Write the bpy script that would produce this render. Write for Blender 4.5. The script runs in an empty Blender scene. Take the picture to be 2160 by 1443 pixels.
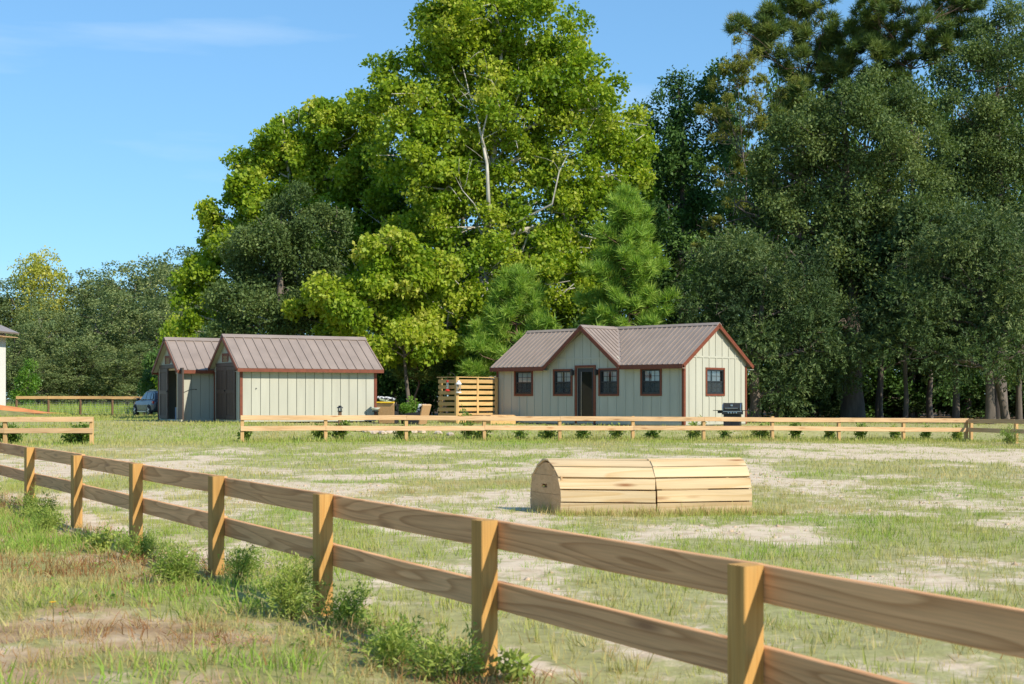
import bpy, math, random
import numpy as np
from mathutils import Vector, Matrix
R = math.radians
sc = bpy.context.scene
COL = sc.collection

# ------------------------------------------------------------------ camera, sky, sun, exposure
CAM_H = 1.42
cd = bpy.data.cameras.new('camera'); cam = bpy.data.objects.new('camera', cd); COL.objects.link(cam)
cam.location = (0, 0, CAM_H); cam.rotation_euler = (R(90), 0, 0)
cd.sensor_width = 36; cd.lens = 50; cd.shift_y = 117.5 / 2160
cd.clip_start = .1; cd.clip_end = 3000
cd.dof.use_dof = True; cd.dof.focus_distance = 36; cd.dof.aperture_fstop = 5.6
sc.camera = cam
PHI, ELEV = R(43), R(38)
SUN = Vector((math.cos(PHI) * math.cos(ELEV), -math.sin(PHI) * math.cos(ELEV), math.sin(ELEV)))
w = bpy.data.worlds.new('World'); sc.world = w; w.use_nodes = True
nt = w.node_tree; N = nt.nodes; LK = nt.links; N.clear()
out = N.new('ShaderNodeOutputWorld'); bg = N.new('ShaderNodeBackground'); sky = N.new('ShaderNodeTexSky')
sky.sky_type = 'NISHITA'; sky.sun_disc = False
sky.sun_elevation = ELEV; sky.sun_rotation = math.atan2(SUN.x, SUN.y)
sky.air_density = 1.0; sky.dust_density = 0; sky.ozone_density = 4.5; sky.altitude = 0
bg.inputs['Strength'].default_value = .13
tc = N.new('ShaderNodeTexCoord'); mp = N.new('ShaderNodeMapping'); mp.inputs['Scale'].default_value = (3.2, 3.2, 22)
mp.inputs['Rotation'].default_value = (0, R(-8), 0); mp.inputs['Location'].default_value = (0, 0, -1.35)
cn = N.new('ShaderNodeTexNoise'); cn.inputs['Scale'].default_value = 1.0; cn.inputs['Detail'].default_value = 7; cn.inputs['Roughness'].default_value = .52
cr = N.new('ShaderNodeValToRGB'); cr.color_ramp.elements[0].position = .56; cr.color_ramp.elements[0].color = (0, 0, 0, 1)
cr.color_ramp.elements[1].position = .82; cr.color_ramp.elements[1].color = (.4, .4, .4, 1)
cm = N.new('ShaderNodeMix'); cm.data_type = 'RGBA'; cm.inputs['B'].default_value = (3.6, 4.3, 5.0, 1)
LK.new(tc.outputs['Generated'], mp.inputs['Vector']); LK.new(mp.outputs[0], cn.inputs['Vector']); LK.new(cn.outputs['Fac'], cr.inputs[0])
sh_ = N.new('ShaderNodeMix'); sh_.data_type = 'RGBA'; sh_.blend_type = 'MULTIPLY'; sh_.inputs['Factor'].default_value = 1; sh_.inputs['B'].default_value = (.655, .82, .97, 1)
gm_ = N.new('ShaderNodeGamma'); gm_.inputs['Gamma'].default_value = .6; sh2 = N.new('ShaderNodeMix'); sh2.data_type = 'RGBA'; sh2.blend_type = 'MULTIPLY'; sh2.inputs['Factor'].default_value = 1; sh2.inputs['B'].default_value = (.96, 1.31, 1.5, 1)
LK.new(sky.outputs[0], sh_.inputs['A']); LK.new(cr.outputs[0], cm.inputs['Factor']); LK.new(sh_.outputs['Result'], gm_.inputs[0]); LK.new(gm_.outputs[0], sh2.inputs['A']); LK.new(sh2.outputs['Result'], cm.inputs['A']); LK.new(cm.outputs['Result'], bg.inputs['Color'])
LK.new(bg.outputs[0], out.inputs['Surface'])
ld = bpy.data.lights.new('sun', 'SUN'); ld.energy = 3.4; ld.angle = R(.5); ld.color = (1, .92, .77)
lo = bpy.data.objects.new('sun', ld); COL.objects.link(lo); lo.location = (30, -20, 40)
lo.rotation_euler = SUN.to_track_quat('Z', 'Y').to_euler()
vs = sc.view_settings; vs.view_transform = 'Standard'; vs.look = 'None'; vs.gamma = 1; vs.exposure = .82
sc.cycles.max_bounces = 8; sc.cycles.diffuse_bounces = 4; sc.cycles.glossy_bounces = 3; sc.cycles.transmission_bounces = 4
sc.cycles.transparent_max_bounces = 8; sc.cycles.caustics_reflective = False; sc.cycles.caustics_refractive = False
sc.cycles.use_denoising = True

# ------------------------------------------------------------------ object helpers
def tag(o, label=None, cat=None, group=None, kind=None):
    if label: o['label'] = label
    if cat: o['category'] = cat
    if group: o['group'] = group
    if kind: o['kind'] = kind
    return o
def empty(name, loc, rz=0, **k):
    o = bpy.data.objects.new(name, None); COL.objects.link(o); o.location = loc; o.rotation_euler = (0, 0, rz)
    o.empty_display_size = .2
    return tag(o, **k)
def link(name, me, mat=None, parent=None, mtx=None):
    o = bpy.data.objects.new(name, me); COL.objects.link(o)
    if mat is not None and not me.materials: me.materials.append(mat)
    if parent is not None: o.parent = parent
    if mtx is not None: o.matrix_local = mtx
    return o
class MB:
    """collects shapes, builds one mesh"""
    def __init__(s): s.v = []; s.f = []
    def add(s, vs, fs):
        n = len(s.v); s.v += [tuple(v) for v in vs]; s.f += [tuple(n + i for i in f) for f in fs]; return s
    def box(s, x0, x1, y0, y1, z0, z1):
        return s.add([(x0,y0,z0),(x1,y0,z0),(x1,y1,z0),(x0,y1,z0),(x0,y0,z1),(x1,y0,z1),(x1,y1,z1),(x0,y1,z1)],
                     [(0,3,2,1),(4,5,6,7),(0,1,5,4),(1,2,6,5),(2,3,7,6),(3,0,4,7)])
    def beam(s, p0, p1, wd, ht, up=(0,0,1)):
        p0 = Vector(p0); p1 = Vector(p1); d = (p1 - p0).normalized(); up = Vector(up)
        sd = d.cross(up).normalized() * wd / 2; u = sd.cross(d).normalized() * ht / 2
        vs = [p + a * sd + b * u for p in (p0, p1) for a, b in ((-1,-1),(1,-1),(1,1),(-1,1))]
        return s.add(vs, [(0,1,2,3),(7,6,5,4),(0,4,5,1),(1,5,6,2),(2,6,7,3),(3,7,4,0)])
    def prism(s, poly, d):
        """poly: list of 3d points, d: extrusion vector"""
        n = len(poly); d = Vector(d); a = [Vector(p) for p in poly]; b = [p + d for p in a]
        return s.add(a + b, [tuple(range(n - 1, -1, -1)), tuple(range(n, 2 * n))] + [(i, (i + 1) % n, n + (i + 1) % n, n + i) for i in range(n)])
    def tube(s, pts, rad, k=6, cap=True):
        pts = [Vector(p) for p in pts]; rings = []; n0 = len(s.v)
        if not hasattr(rad, '__len__'): rad = [rad] * len(pts)
        for i, p in enumerate(pts):
            d = (pts[min(i + 1, len(pts) - 1)] - pts[max(i - 1, 0)]).normalized()
            a = d.cross(Vector((.31, .87, .38))).normalized() if abs(d.y) < .93 else d.cross(Vector((1, 0, 0))).normalized()
            b = d.cross(a)
            for j in range(k):
                t = 2 * math.pi * j / k
                s.v.append(tuple(p + (a * math.cos(t) + b * math.sin(t)) * rad[i]))
        for i in range(len(pts) - 1):
            for j in range(k):
                q = n0 + i * k
                s.f.append((q + j, q + (j + 1) % k, q + k + (j + 1) % k, q + k + j))
        if cap:
            s.f.append(tuple(n0 + j for j in range(k))[::-1]); q = n0 + (len(pts) - 1) * k
            s.f.append(tuple(q + j for j in range(k)))
        return s
    def lathe(s, prof, k=16, c=(0,0,0)):
        n0 = len(s.v)
        for r, z in prof:
            for j in range(k):
                t = 2 * math.pi * j / k; s.v.append((c[0] + r * math.cos(t), c[1] + r * math.sin(t), c[2] + z))
        for i in range(len(prof) - 1):
            for j in range(k):
                q = n0 + i * k; s.f.append((q + j, q + (j + 1) % k, q + k + (j + 1) % k, q + k + j))
        s.f.append(tuple(n0 + j for j in range(k))[::-1]); q = n0 + (len(prof) - 1) * k; s.f.append(tuple(q + j for j in range(k)))
        return s
    def mesh(s, name='mesh'):
        me = bpy.data.meshes.new(name); me.from_pydata(s.v, [], s.f); me.update(); return me
    def build(s, name, mat, parent=None, smooth=False, bevel=0):
        me = s.mesh(name)
        if smooth:
            for p in me.polygons: p.use_smooth = True
        o = link(name, me, mat, parent)
        if bevel:
            b = o.modifiers.new('bevel', 'BEVEL'); b.width = bevel; b.segments = 2; b.limit_method = 'ANGLE'
        return o
def axes(p0, p1, up=(0,0,1)):
    p0 = Vector(p0); p1 = Vector(p1); x = (p1 - p0).normalized(); up = Vector(up)
    y = up.cross(x)
    if y.length < 1e-4: y = Vector((0, 1, 0))
    y.normalize(); z = x.cross(y)
    m = Matrix((x, y, z)).transposed().to_4x4(); m.translation = (p0 + p1) / 2
    return m, (p1 - p0).length
_bc = {}
def board(name, p0, p1, th, ht, mat, parent=None, up=(0,0,1), bev=.004, warp=None):
    """a board of its own, local x along its length (so the grain follows it), slightly eased edges"""
    m, L = axes(p0, p1, up)
    key = (round(L, 3), th, ht, mat.name, bev)
    if key not in _bc or warp:
        x, y, z, b = L / 2, th / 2, ht / 2, bev
        mb = MB()
        if bev:
            ring = [(y, -z + b), (y, z - b), (y - b, z), (-y + b, z), (-y, z - b), (-y, -z + b), (-y + b, -z), (y - b, -z)]
            nseg = 6 if warp else 1
            vs = []
            for k in range(nseg + 1):
                t = -x + 2 * x * k / nseg
                dz = warp * math.sin(3.1 * k / nseg + L * 7) if warp else 0
                vs += [(t, q[0] + dz * .6, q[1] + dz) for q in ring]
            fs = [tuple(range(8)), tuple(range(nseg * 8, nseg * 8 + 8))[::-1]]
            for k in range(nseg):
                fs += [(k * 8 + (i + 1) % 8, k * 8 + i, k * 8 + 8 + i, k * 8 + 8 + (i + 1) % 8) for i in range(8)]
            mb.add(vs, fs)
        else: mb.box(-x, x, -y, y, -z, z)
        me = mb.mesh(name); me.materials.append(mat)
        if warp: return link(name, me, None, parent, m)
        _bc[key] = me
    return link(name, _bc[key], None, parent, m)
def fastmesh(name, V, F, tint=None, mat=None, smooth=False):
    """V (n,3), F (m,k) numpy"""
    me = bpy.data.meshes.new(name); n, (m, k) = len(V), F.shape
    me.vertices.add(n); me.vertices.foreach_set('co', np.ascontiguousarray(V, np.float32).ravel())
    me.loops.add(m * k); me.loops.foreach_set('vertex_index', np.ascontiguousarray(F, np.int32).ravel())
    me.polygons.add(m); me.polygons.foreach_set('loop_start', np.arange(0, m * k, k, dtype=np.int32))
    if smooth: me.polygons.foreach_set('use_smooth', np.ones(m, bool))
    me.update(calc_edges=True)
    if tint is not None:
        a = me.attributes.new('tint', 'FLOAT', 'FACE'); a.data.foreach_set('value', np.ascontiguousarray(tint, np.float32))
    if mat: me.materials.append(mat)
    return me

# ------------------------------------------------------------------ materials
def new_mat(name):
    m = bpy.data.materials.new(name); m.use_nodes = True; t = m.node_tree
    return m, t, t.nodes, t.links, t.nodes['Principled BSDF']
def ramp(N, stops):
    r = N.new('ShaderNodeValToRGB'); e = r.color_ramp.elements
    while len(e) < len(stops): e.new(.5)
    for i, (p, c) in enumerate(stops): e[i].position = p; e[i].color = (*c, 1)
    return r
def paint(name, col, rough=.6, metal=0, var=.12, scale=6, bump=.15, bscale=60, spec=.4, stretch=(1,1,1), rnd=.06):
    m, t, N, K, b = new_mat(name)
    tc = N.new('ShaderNodeTexCoord'); mp = N.new('ShaderNodeMapping'); mp.inputs['Scale'].default_value = stretch
    oi = N.new('ShaderNodeObjectInfo'); ad = N.new('ShaderNodeVectorMath'); ad.operation = 'MULTIPLY_ADD'
    K.new(oi.outputs['Random'], ad.inputs[0]); ad.inputs[1].default_value = (37, 17, 71)
    K.new(tc.outputs['Object'], ad.inputs[2]); K.new(ad.outputs[0], mp.inputs[0])
    n1 = N.new('ShaderNodeTexNoise'); n1.inputs['Scale'].default_value = scale; n1.inputs['Detail'].default_value = 6; K.new(mp.outputs[0], n1.inputs[0])
    c0 = tuple(max(0, c * (1 - var)) for c in col); c1 = tuple(min(1, c * (1 + var)) for c in col)
    rp = ramp(N, [(.3, c0), (.7, c1)]); K.new(n1.outputs[0], rp.inputs[0])
    hs = N.new('ShaderNodeHueSaturation'); mr = N.new('ShaderNodeMapRange'); mr.inputs[3].default_value = 1 - rnd; mr.inputs[4].default_value = 1 + rnd
    K.new(oi.outputs['Random'], mr.inputs[0]); K.new(mr.outputs[0], hs.inputs['Value']); K.new(rp.outputs[0], hs.inputs['Color'])
    K.new(hs.outputs[0], b.inputs['Base Color'])
    b.inputs['Roughness'].default_value = rough; b.inputs['Metallic'].default_value = metal; b.inputs['Specular IOR Level'].default_value = spec
    if bump:
        n2 = N.new('ShaderNodeTexNoise'); n2.inputs['Scale'].default_value = bscale; n2.inputs['Detail'].default_value = 4; K.new(mp.outputs[0], n2.inputs[0])
        bp = N.new('ShaderNodeBump'); bp.inputs['Strength'].default_value = bump; bp.inputs['Distance'].default_value = .01
        K.new(n2.outputs[0], bp.inputs['Height']); K.new(bp.outputs[0], b.inputs['Normal'])
    return m
def wood(name, light, dark, knot, rings=9, along=.55, across=7, contrast=.75, rough=.75, rnd=.12, kn=1.0, fib=.25):
    m, t, N, K, b = new_mat(name)
    tc = N.new('ShaderNodeTexCoord'); oi = N.new('ShaderNodeObjectInfo')
    ad = N.new('ShaderNodeVectorMath'); ad.operation = 'MULTIPLY_ADD'
    K.new(oi.outputs['Random'], ad.inputs[0]); ad.inputs[1].default_value = (91, 53, 27); K.new(tc.outputs['Object'], ad.inputs[2])
    def mapping(s):
        q = N.new('ShaderNodeMapping'); q.inputs['Scale'].default_value = s; K.new(ad.outputs[0], q.inputs[0]); return q
    m1 = mapping((along, across * .75, across)); n1 = N.new('ShaderNodeTexNoise'); n1.inputs['Scale'].default_value = 1; n1.inputs['Detail'].default_value = 1.2
    n1.inputs['Roughness'].default_value = .35; n1.inputs['Distortion'].default_value = .25; K.new(m1.outputs[0], n1.inputs[0])
    mu = N.new('ShaderNodeMath'); mu.operation = 'MULTIPLY'; mu.inputs[1].default_value = rings; K.new(n1.outputs[0], mu.inputs[0])
    fr = N.new('ShaderNodeMath'); fr.operation = 'FRACT'; K.new(mu.outputs[0], fr.inputs[0])
    rp = ramp(N, [(0, light), (.62, tuple(l + (d - l) * .35 * contrast for l, d in zip(light, dark))), (.9, tuple(l + (d - l) * contrast for l, d in zip(light, dark))), (1, light)])
    K.new(fr.outputs[0], rp.inputs[0])
    m2 = mapping((2.5, 110, 110)); n2 = N.new('ShaderNodeTexNoise'); n2.inputs['Scale'].default_value = 1; n2.inputs['Detail'].default_value = 3; K.new(m2.outputs[0], n2.inputs[0])
    mx = N.new('ShaderNodeMix'); mx.data_type = 'RGBA'; mx.blend_type = 'MULTIPLY'; mx.inputs['Factor'].default_value = 1
    f0 = ramp(N, [(.25, (1 - fib,) * 3), (.75, (1 + fib * .2,) * 3)]); K.new(n2.outputs[0], f0.inputs[0]); K.new(rp.outputs[0], mx.inputs['A']); K.new(f0.outputs[0], mx.inputs['B'])
    # knots: far apart along the board, a dark heart in a reddish ring
    m3 = mapping((1.15, 6.5, 6.5)); vo = N.new('ShaderNodeTexVoronoi'); vo.inputs['Scale'].default_value = 1; K.new(m3.outputs[0], vo.inputs[0])
    kr = ramp(N, [(.05, (1, 1, 1)), (.13, (.45, .45, .45)), (.2, (0, 0, 0))]); K.new(vo.outputs['Distance'], kr.inputs[0])
    km = N.new('ShaderNodeMath'); km.operation = 'MULTIPLY'; km.inputs[1].default_value = kn; K.new(kr.outputs[0], km.inputs[0])
    mk = N.new('ShaderNodeMix'); mk.data_type = 'RGBA'; K.new(km.outputs[0], mk.inputs['Factor']); K.new(mx.outputs['Result'], mk.inputs['A']); mk.inputs['B'].default_value = (*knot, 1)
    # weather blotches
    m4 = mapping((.8, 3, 3)); n4 = N.new('ShaderNodeTexNoise'); n4.inputs['Scale'].default_value = 1; n4.inputs['Detail'].default_value = 5; K.new(m4.outputs[0], n4.inputs[0])
    mr2 = N.new('ShaderNodeMapRange'); mr2.inputs[1].default_value = .3; mr2.inputs[2].default_value = .7; mr2.inputs[3].default_value = .86; mr2.inputs[4].default_value = 1.1; K.new(n4.outputs[0], mr2.inputs[0])
    hs = N.new('ShaderNodeHueSaturation'); mr = N.new('ShaderNodeMapRange'); mr.inputs[3].default_value = 1 - rnd; mr.inputs[4].default_value = 1 + rnd
    K.new(oi.outputs['Random'], mr.inputs[0]); mm = N.new('ShaderNodeMath'); mm.operation = 'MULTIPLY'; K.new(mr.outputs[0], mm.inputs[0]); K.new(mr2.outputs[0], mm.inputs[1])
    K.new(mm.outputs[0], hs.inputs['Value']); K.new(mk.outputs['Result'], hs.inputs['Color']); K.new(hs.outputs[0], b.inputs['Base Color'])
    b.inputs['Roughness'].default_value = rough; b.inputs['Specular IOR Level'].default_value = .25
    bp = N.new('ShaderNodeBump'); bp.inputs['Strength'].default_value = .25; bp.inputs['Distance'].default_value = .004; K.new(n2.outputs[0], bp.inputs['Height']); K.new(bp.outputs[0], b.inputs['Normal'])
    return m
def leaf_mat(name, stops, trans=.35, rough=.5, spec=.35, tr_gain=1.3):
    m, t, N, K, b = new_mat(name)
    at = N.new('ShaderNodeAttribute'); at.attribute_name = 'tint'; rp = ramp(N, stops); K.new(at.outputs['Fac'], rp.inputs[0])
    K.new(rp.outputs[0], b.inputs['Base Color']); b.inputs['Roughness'].default_value = rough; b.inputs['Specular IOR Level'].default_value = spec
    tl = N.new('ShaderNodeBsdfTranslucent'); g = N.new('ShaderNodeMix'); g.data_type = 'RGBA'; g.blend_type = 'MULTIPLY'; g.inputs['Factor'].default_value = 1
    K.new(rp.outputs[0], g.inputs['A']); g.inputs['B'].default_value = (tr_gain, tr_gain, tr_gain * .45, 1); K.new(g.outputs['Result'], tl.inputs[0])
    ms = N.new('ShaderNodeMixShader'); ms.inputs[0].default_value = trans; K.new(b.outputs[0], ms.inputs[1]); K.new(tl.outputs[0], ms.inputs[2])
    K.new(ms.outputs[0], N['Material Output'].inputs['Surface'])
    return m
def glass(name, tint=(.75, .82, .8), refl=1.0):
    m, t, N, K, b = new_mat(name); N.remove(b)
    tr = N.new('ShaderNodeBsdfTransparent'); tr.inputs[0].default_value = (*tint, 1)
    gl = N.new('ShaderNodeBsdfGlossy'); gl.inputs['Roughness'].default_value = .03
    fr = N.new('ShaderNodeFresnel'); fr.inputs[0].default_value = 1.6; mu = N.new('ShaderNodeMath'); mu.operation = 'MULTIPLY'; mu.inputs[1].default_value = refl; K.new(fr.outputs[0], mu.inputs[0])
    ms = N.new('ShaderNodeMixShader'); K.new(mu.outputs[0], ms.inputs[0]); K.new(tr.outputs[0], ms.inputs[1]); K.new(gl.outputs[0], ms.inputs[2])
    K.new(ms.outputs[0], N['Material Output'].inputs['Surface']); return m

M = {}
M['rail'] = wood('brown_treated_rail', (.86, .47, .225), (.57, .275, .115), (.2, .08, .04), rings=9, along=.5, across=7, contrast=.95, rnd=.1, kn=.7)
M['post'] = wood('orange_treated_post', (.56, .32, .10), (.42, .20, .05), (.18, .07, .02), rings=6, along=.4, across=9, contrast=.6, rnd=.1, kn=.4)
M['pale'] = wood('pale_new_pine', (.69, .455, .25), (.55, .32, .14), (.30, .13, .05), rings=6, along=.4, across=6, contrast=.6, rnd=.13, kn=.8)
M['palepost'] = wood('pale_pine_post', (.62, .40, .18), (.48, .26, .09), (.28, .12, .05), rings=6, along=.4, across=9, contrast=.5, rnd=.1, kn=.5)
M['plank'] = wood('yellow_pine_plank', (.72, .54, .32), (.58, .37, .16), (.30, .13, .05), rings=6, along=.35, across=5, contrast=.65, rnd=.1, kn=1.0, fib=.16)
M['endwood'] = wood('brown_end_board', (.66, .42, .21), (.48, .27, .11), (.2, .09, .04), rings=6, along=.6, across=6, contrast=.5, rnd=.06, kn=.2)
M['cedar'] = wood('honey_slat', (.68, .45, .19), (.52, .29, .09), (.25, .10, .03), rings=6, along=.5, across=8, contrast=.6, rnd=.12, kn=.6)
M['oldpost'] = wood('grey_brown_round_post', (.20, .12, .07), (.12, .07, .04), (.06, .03, .02), rings=6, along=.6, across=9, rnd=.2, kn=.2)
M['sage'] = paint('sage_siding', (.43, .42, .345), .75, var=.08, scale=3, bump=.12, bscale=90, stretch=(1, 1, .15), rnd=.02)
M['rust'] = paint('rust_brown_trim', (.17, .044, .019), .6, var=.18, scale=9, bump=.1)
M['roof'] = paint('brown_metal_roof', (.31, .245, .205), .42, metal=.12, var=.11, scale=1.8, bump=.04, bscale=14, spec=.5, rnd=.02)
M['door'] = paint('dark_brown_door', (.085, .055, .042), .6, var=.2, scale=12, bump=.15, stretch=(1, 1, .2))
M['black'] = paint('black_painted_metal', (.018, .018, .02), .35, var=.2, spec=.5, bump=.03)
M['iron'] = paint('black_matte', (.02, .02, .02), .6)
M['steel'] = paint('brushed_steel', (.55, .54, .53), .28, metal=1, var=.08, bump=.03)
M['white'] = paint('white_paint', (.78, .76, .72), .6, var=.04, bump=.05)
M['cloth'] = paint('white_curtain', (.86, .88, .86), .9, var=.05, bump=.1)
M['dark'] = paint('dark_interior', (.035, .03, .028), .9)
M['floor'] = paint('bare_stud_wood', (.5, .33, .17), .8)
M['skid'] = paint('dark_skid', (.05, .04, .03), .9)
M['glass'] = glass('window_glass', (.97, .98, .98), 2.2)
M['doorglass'] = glass('door_glass', (.12, .16, .12), 1.4)  # dark green tint stands in for reflected trees and grass
M['bark'] = paint('grey_bark', (.13, .105, .085), .9, var=.35, scale=5, bump=.8, bscale=22, stretch=(1, 1, .25), rnd=.15)
M['palebark'] = paint('pale_sycamore_bark', (.46, .43, .37), .8, var=.35, scale=4, bump=.2, bscale=12, stretch=(1, 1, .4), rnd=.1)
M['pinebark'] = paint('pine_bark', (.17, .10, .07), .9, var=.4, scale=6, bump=.8, bscale=20, stretch=(1, 1, .3), rnd=.15)
M['wicker'] = paint('tan_wicker', (.42, .25, .12), .7, var=.25, scale=60, bump=.6, bscale=120, stretch=(1, 1, 1))
M['blackwicker'] = paint('black_wicker', (.03, .03, .033), .6, var=.5, scale=60, bump=.8, bscale=90)
M['yellow'] = paint('yellow_cushion', (.75, .48, .03), .8)
M['stone'] = paint('pale_edging_stone', (.56, .45, .36), .9, var=.25, scale=5, bump=.5, bscale=20, rnd=.15)
M['tyre'] = paint('tyre_rubber', (.016, .016, .017), .8)
M['car'] = paint('grey_car_paint', (.055, .06, .075), .2, metal=.5, var=.03, bump=0, spec=.6)
M['carglass'] = paint('car_window', (.02, .03, .04), .05, var=.05, bump=0, spec=.8)
M['redlight'] = paint('red_tail_light', (.45, .01, .01), .2, bump=0)
M['red'] = paint('red_plastic', (.5, .03, .02), .35)
M['wire'] = paint('galvanised_wire', (.35, .36, .37), .45, metal=.7)

# ------------------------------------------------------------------ terrain
_Z = np.array([[-14.3,40,.10],[-11.8,40,.10],[-7.9,41.4,.12],[-3.2,42.8,.11],[1.5,44.3,.06],[6.1,45.7,.02],[10.8,47.1,-.03],[15.5,48.5,-.07],[15.7,46,-.06],[20,45,-.05],[-22,42,.1],
 [-.6,56.2,.40],[6,50,.42],[8.7,52.9,.42],[2.1,59,.42],[3,53,.40],[-9.4,49,.54],[-5,51.6,.53],[-10.8,51.5,.54],[-12.1,52,.55],[-13.6,54.5,.55],[-8,53.5,.54],[-3,52,.44],
 [-23.5,92,.24],[-31,95,.27],[-20,95,.25],[-18,70,.4],[-26,70,.4],[14,60,.35],[24,64,.35],[0,75,.5],[-15,80,.35],[-45,150,.55],[-20,150,.55],[10,150,.6],[60,150,.6],[-70,80,.4],[60,70,.35],[30,50,.1],[-40,45,.15],
 [-120,260,.6],[0,260,.6],[120,260,.6],[-300,500,.6],[300,500,.6],[0,600,.6],[-300,0,0],[300,0,0],[0,-200,0]] +
 [[x, y, 0] for x in (-24,-12,-4,4,12,24) for y in (-12,0,10,20,29)] + [[x, 35, .01] for x in (-20,-10,0,10,20)])
def gz(x, y):
    x = np.atleast_1d(np.asarray(x, float)); y = np.atleast_1d(np.asarray(y, float)); o = np.empty(x.shape)
    for i in range(0, len(x), 20000):
        d2 = (x[i:i+20000, None] - _Z[None, :, 0])**2 + (y[i:i+20000, None] - _Z[None, :, 1])**2 + .6
        q = d2**-1.7; o[i:i+20000] = (q * _Z[None, :, 2]).sum(1) / q.sum(1)
    return o
def g1(x, y): return float(gz(x, y)[0])
def _hash(i, j, s):
    h = (i.astype(np.int64) * 374761393 + j.astype(np.int64) * 668265263 + s * 974634777) & 0xffffffff
    h = ((h ^ (h >> 13)) * 1274126177) & 0xffffffff
    return ((h ^ (h >> 16)) & 0xffff) / 65535.
def vnoise(x, y, s=0):
    i = np.floor(x); j = np.floor(y); u = x - i; v = y - j; u = u*u*(3-2*u); v = v*v*(3-2*v)
    return (_hash(i,j,s)*(1-u) + _hash(i+1,j,s)*u)*(1-v) + (_hash(i,j+1,s)*(1-u) + _hash(i+1,j+1,s)*u)*v
def fbm(x, y, s=0, o=4):
    t = 0; a = .5; n = 0
    for k in range(o): t = t + a*vnoise(x*2**k, y*2**k, s+k); n += a; a *= .5
    return t / n
def sstep(a, b, x): t = np.clip((x - a) / (b - a), 0, 1); return t*t*(3-2*t)
NEAR = [(-8.75,22.6),(-7.35,20.15),(-6.04,17.8),(-4.76,15.55),(-3.53,13.35),(-2.34,11.25),(-1.23,9.25),(-.14,7.26),(.885,5.39),(1.95,3.2),(3.0,1.0)]
NA = np.array(NEAR)
def verge(x, y):
    """signed distance-ish to the near fence: positive on the camera side"""
    xi = np.interp(y, NA[::-1, 1], NA[::-1, 0]); return (xi - x) * .87
def fenceline(x): return 41.43 + (x + 7.86) * .3034
def grass_amount(x, y):
    """0 bare sand .. 1 closed grass"""
    n = fbm(x * .26, y * .17, 3, 4); n2 = fbm(x * 1.1, y * .75, 9, 4)
    g = sstep(.38, .66, n * .50 + n2 * .54)
    g = g * .78 + .28
    far = sstep(-7, -1.5, y - fenceline(x)); g = np.maximum(g, far)
    v = verge(x, y); gv = sstep(.30, .52, fbm(x * 1.1, y * .8, 21, 4)) * .85 + .15
    g = np.where((v > -.5) & (y < 23), np.maximum(gv, .55 * sstep(-.5, .2, v) * sstep(1.4, .4, v)), g)
    g = np.where((np.hypot((x - 2.6) / 2.2, (y - 16.6) / 1.0) < 1), np.maximum(g, .8), g)
    return g

def axis(parts):
    o = []
    for a, b, d in parts: o += list(np.arange(a, b, d))
    return np.array(o)
def geo(a, b, d, k):
    o = []; 
    while a < b: o.append(a); a += d; d *= k
    return o
gx = geo(13, 900, .5, 1.16); gx = np.array([-v for v in gx[::-1]] + list(np.arange(-12.9, 12.95, .2)) + gx)
gy = np.array([-v for v in geo(2, 300, .5, 1.25)][::-1] + list(np.arange(-1.8, 23, .18)) + list(np.arange(23, 62, .33)) + geo(62, 1400, .5, 1.12))
XX, YY = np.meshgrid(gx, gy); fx, fy = XX.ravel(), YY.ravel()
ga = grass_amount(fx, fy); fz = gz(fx, fy)
nearf = sstep(30, 8, fy) * sstep(16, 12, abs(fx))
fz = fz + nearf * ((fbm(fx * 2.2, fy * 2.2, 31, 3) - .5) * .05 + (fbm(fx * .5, fy * .5, 35, 2) - .5) * .06 + ga * .012)
def ground_z(x, y):
    n = sstep(30, 8, y) * sstep(16, 12, abs(x))
    return gz(x, y) + n * ((fbm(x * 2.2, y * 2.2, 31, 3) - .5) * .05 + (fbm(x * .5, y * .5, 35, 2) - .5) * .06 + grass_amount(x, y) * .012)
nx, ny = len(gx), len(gy)
ii = (np.arange(ny - 1)[:, None] * nx + np.arange(nx - 1)[None, :]).ravel()
GF = np.stack([ii, ii + 1, ii + nx + 1, ii + nx], 1)
gme = fastmesh('ground', np.stack([fx, fy, fz], 1), GF, smooth=True)
a = gme.attributes.new('grass', 'FLOAT', 'POINT'); a.data.foreach_set('value', ga.astype(np.float32))
forest = np.clip(sstep(58, 63, fy - .18 * fx) * sstep(-4, 2, fx) + sstep(60, 66, fy) * sstep(-16, -8, fx) + sstep(146, 152, fy), 0, 1)
a = gme.attributes.new('litter', 'FLOAT', 'POINT'); a.data.foreach_set('value', forest.astype(np.float32))
vg = sstep(-.3, .6, verge(fx, fy)) * (fy < 23)
a = gme.attributes.new('verge', 'FLOAT', 'POINT'); a.data.foreach_set('value', vg.astype(np.float32))
m, t, N, K, b = new_mat('sandy_field_ground')
def att(n):
    q = N.new('ShaderNodeAttribute'); q.attribute_name = n; return q.outputs['Fac']
tc = N.new('ShaderNodeTexCoord')
def nz(scale, det=6, rough=.6, sx=(1,1,1)):
    q = N.new('ShaderNodeTexNoise'); q.inputs['Scale'].default_value = scale; q.inputs['Detail'].default_value = det; q.inputs['Roughness'].default_value = rough
    mq = N.new('ShaderNodeMapping'); mq.inputs['Scale'].default_value = sx; K.new(tc.outputs['Object'], mq.inputs[0]); K.new(mq.outputs[0], q.inputs[0]); return q.outputs[0]
def mixc(f, A, B):
    q = N.new('ShaderNodeMix'); q.data_type = 'RGBA'
    for s, v in (('Factor', f), ('A', A), ('B', B)):
        if isinstance(v, tuple): q.inputs[s].default_value = (*v, 1)
        elif isinstance(v, float): q.inputs[s].default_value = v
        else: K.new(v, q.inputs[s])
    return q.outputs['Result']
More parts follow.
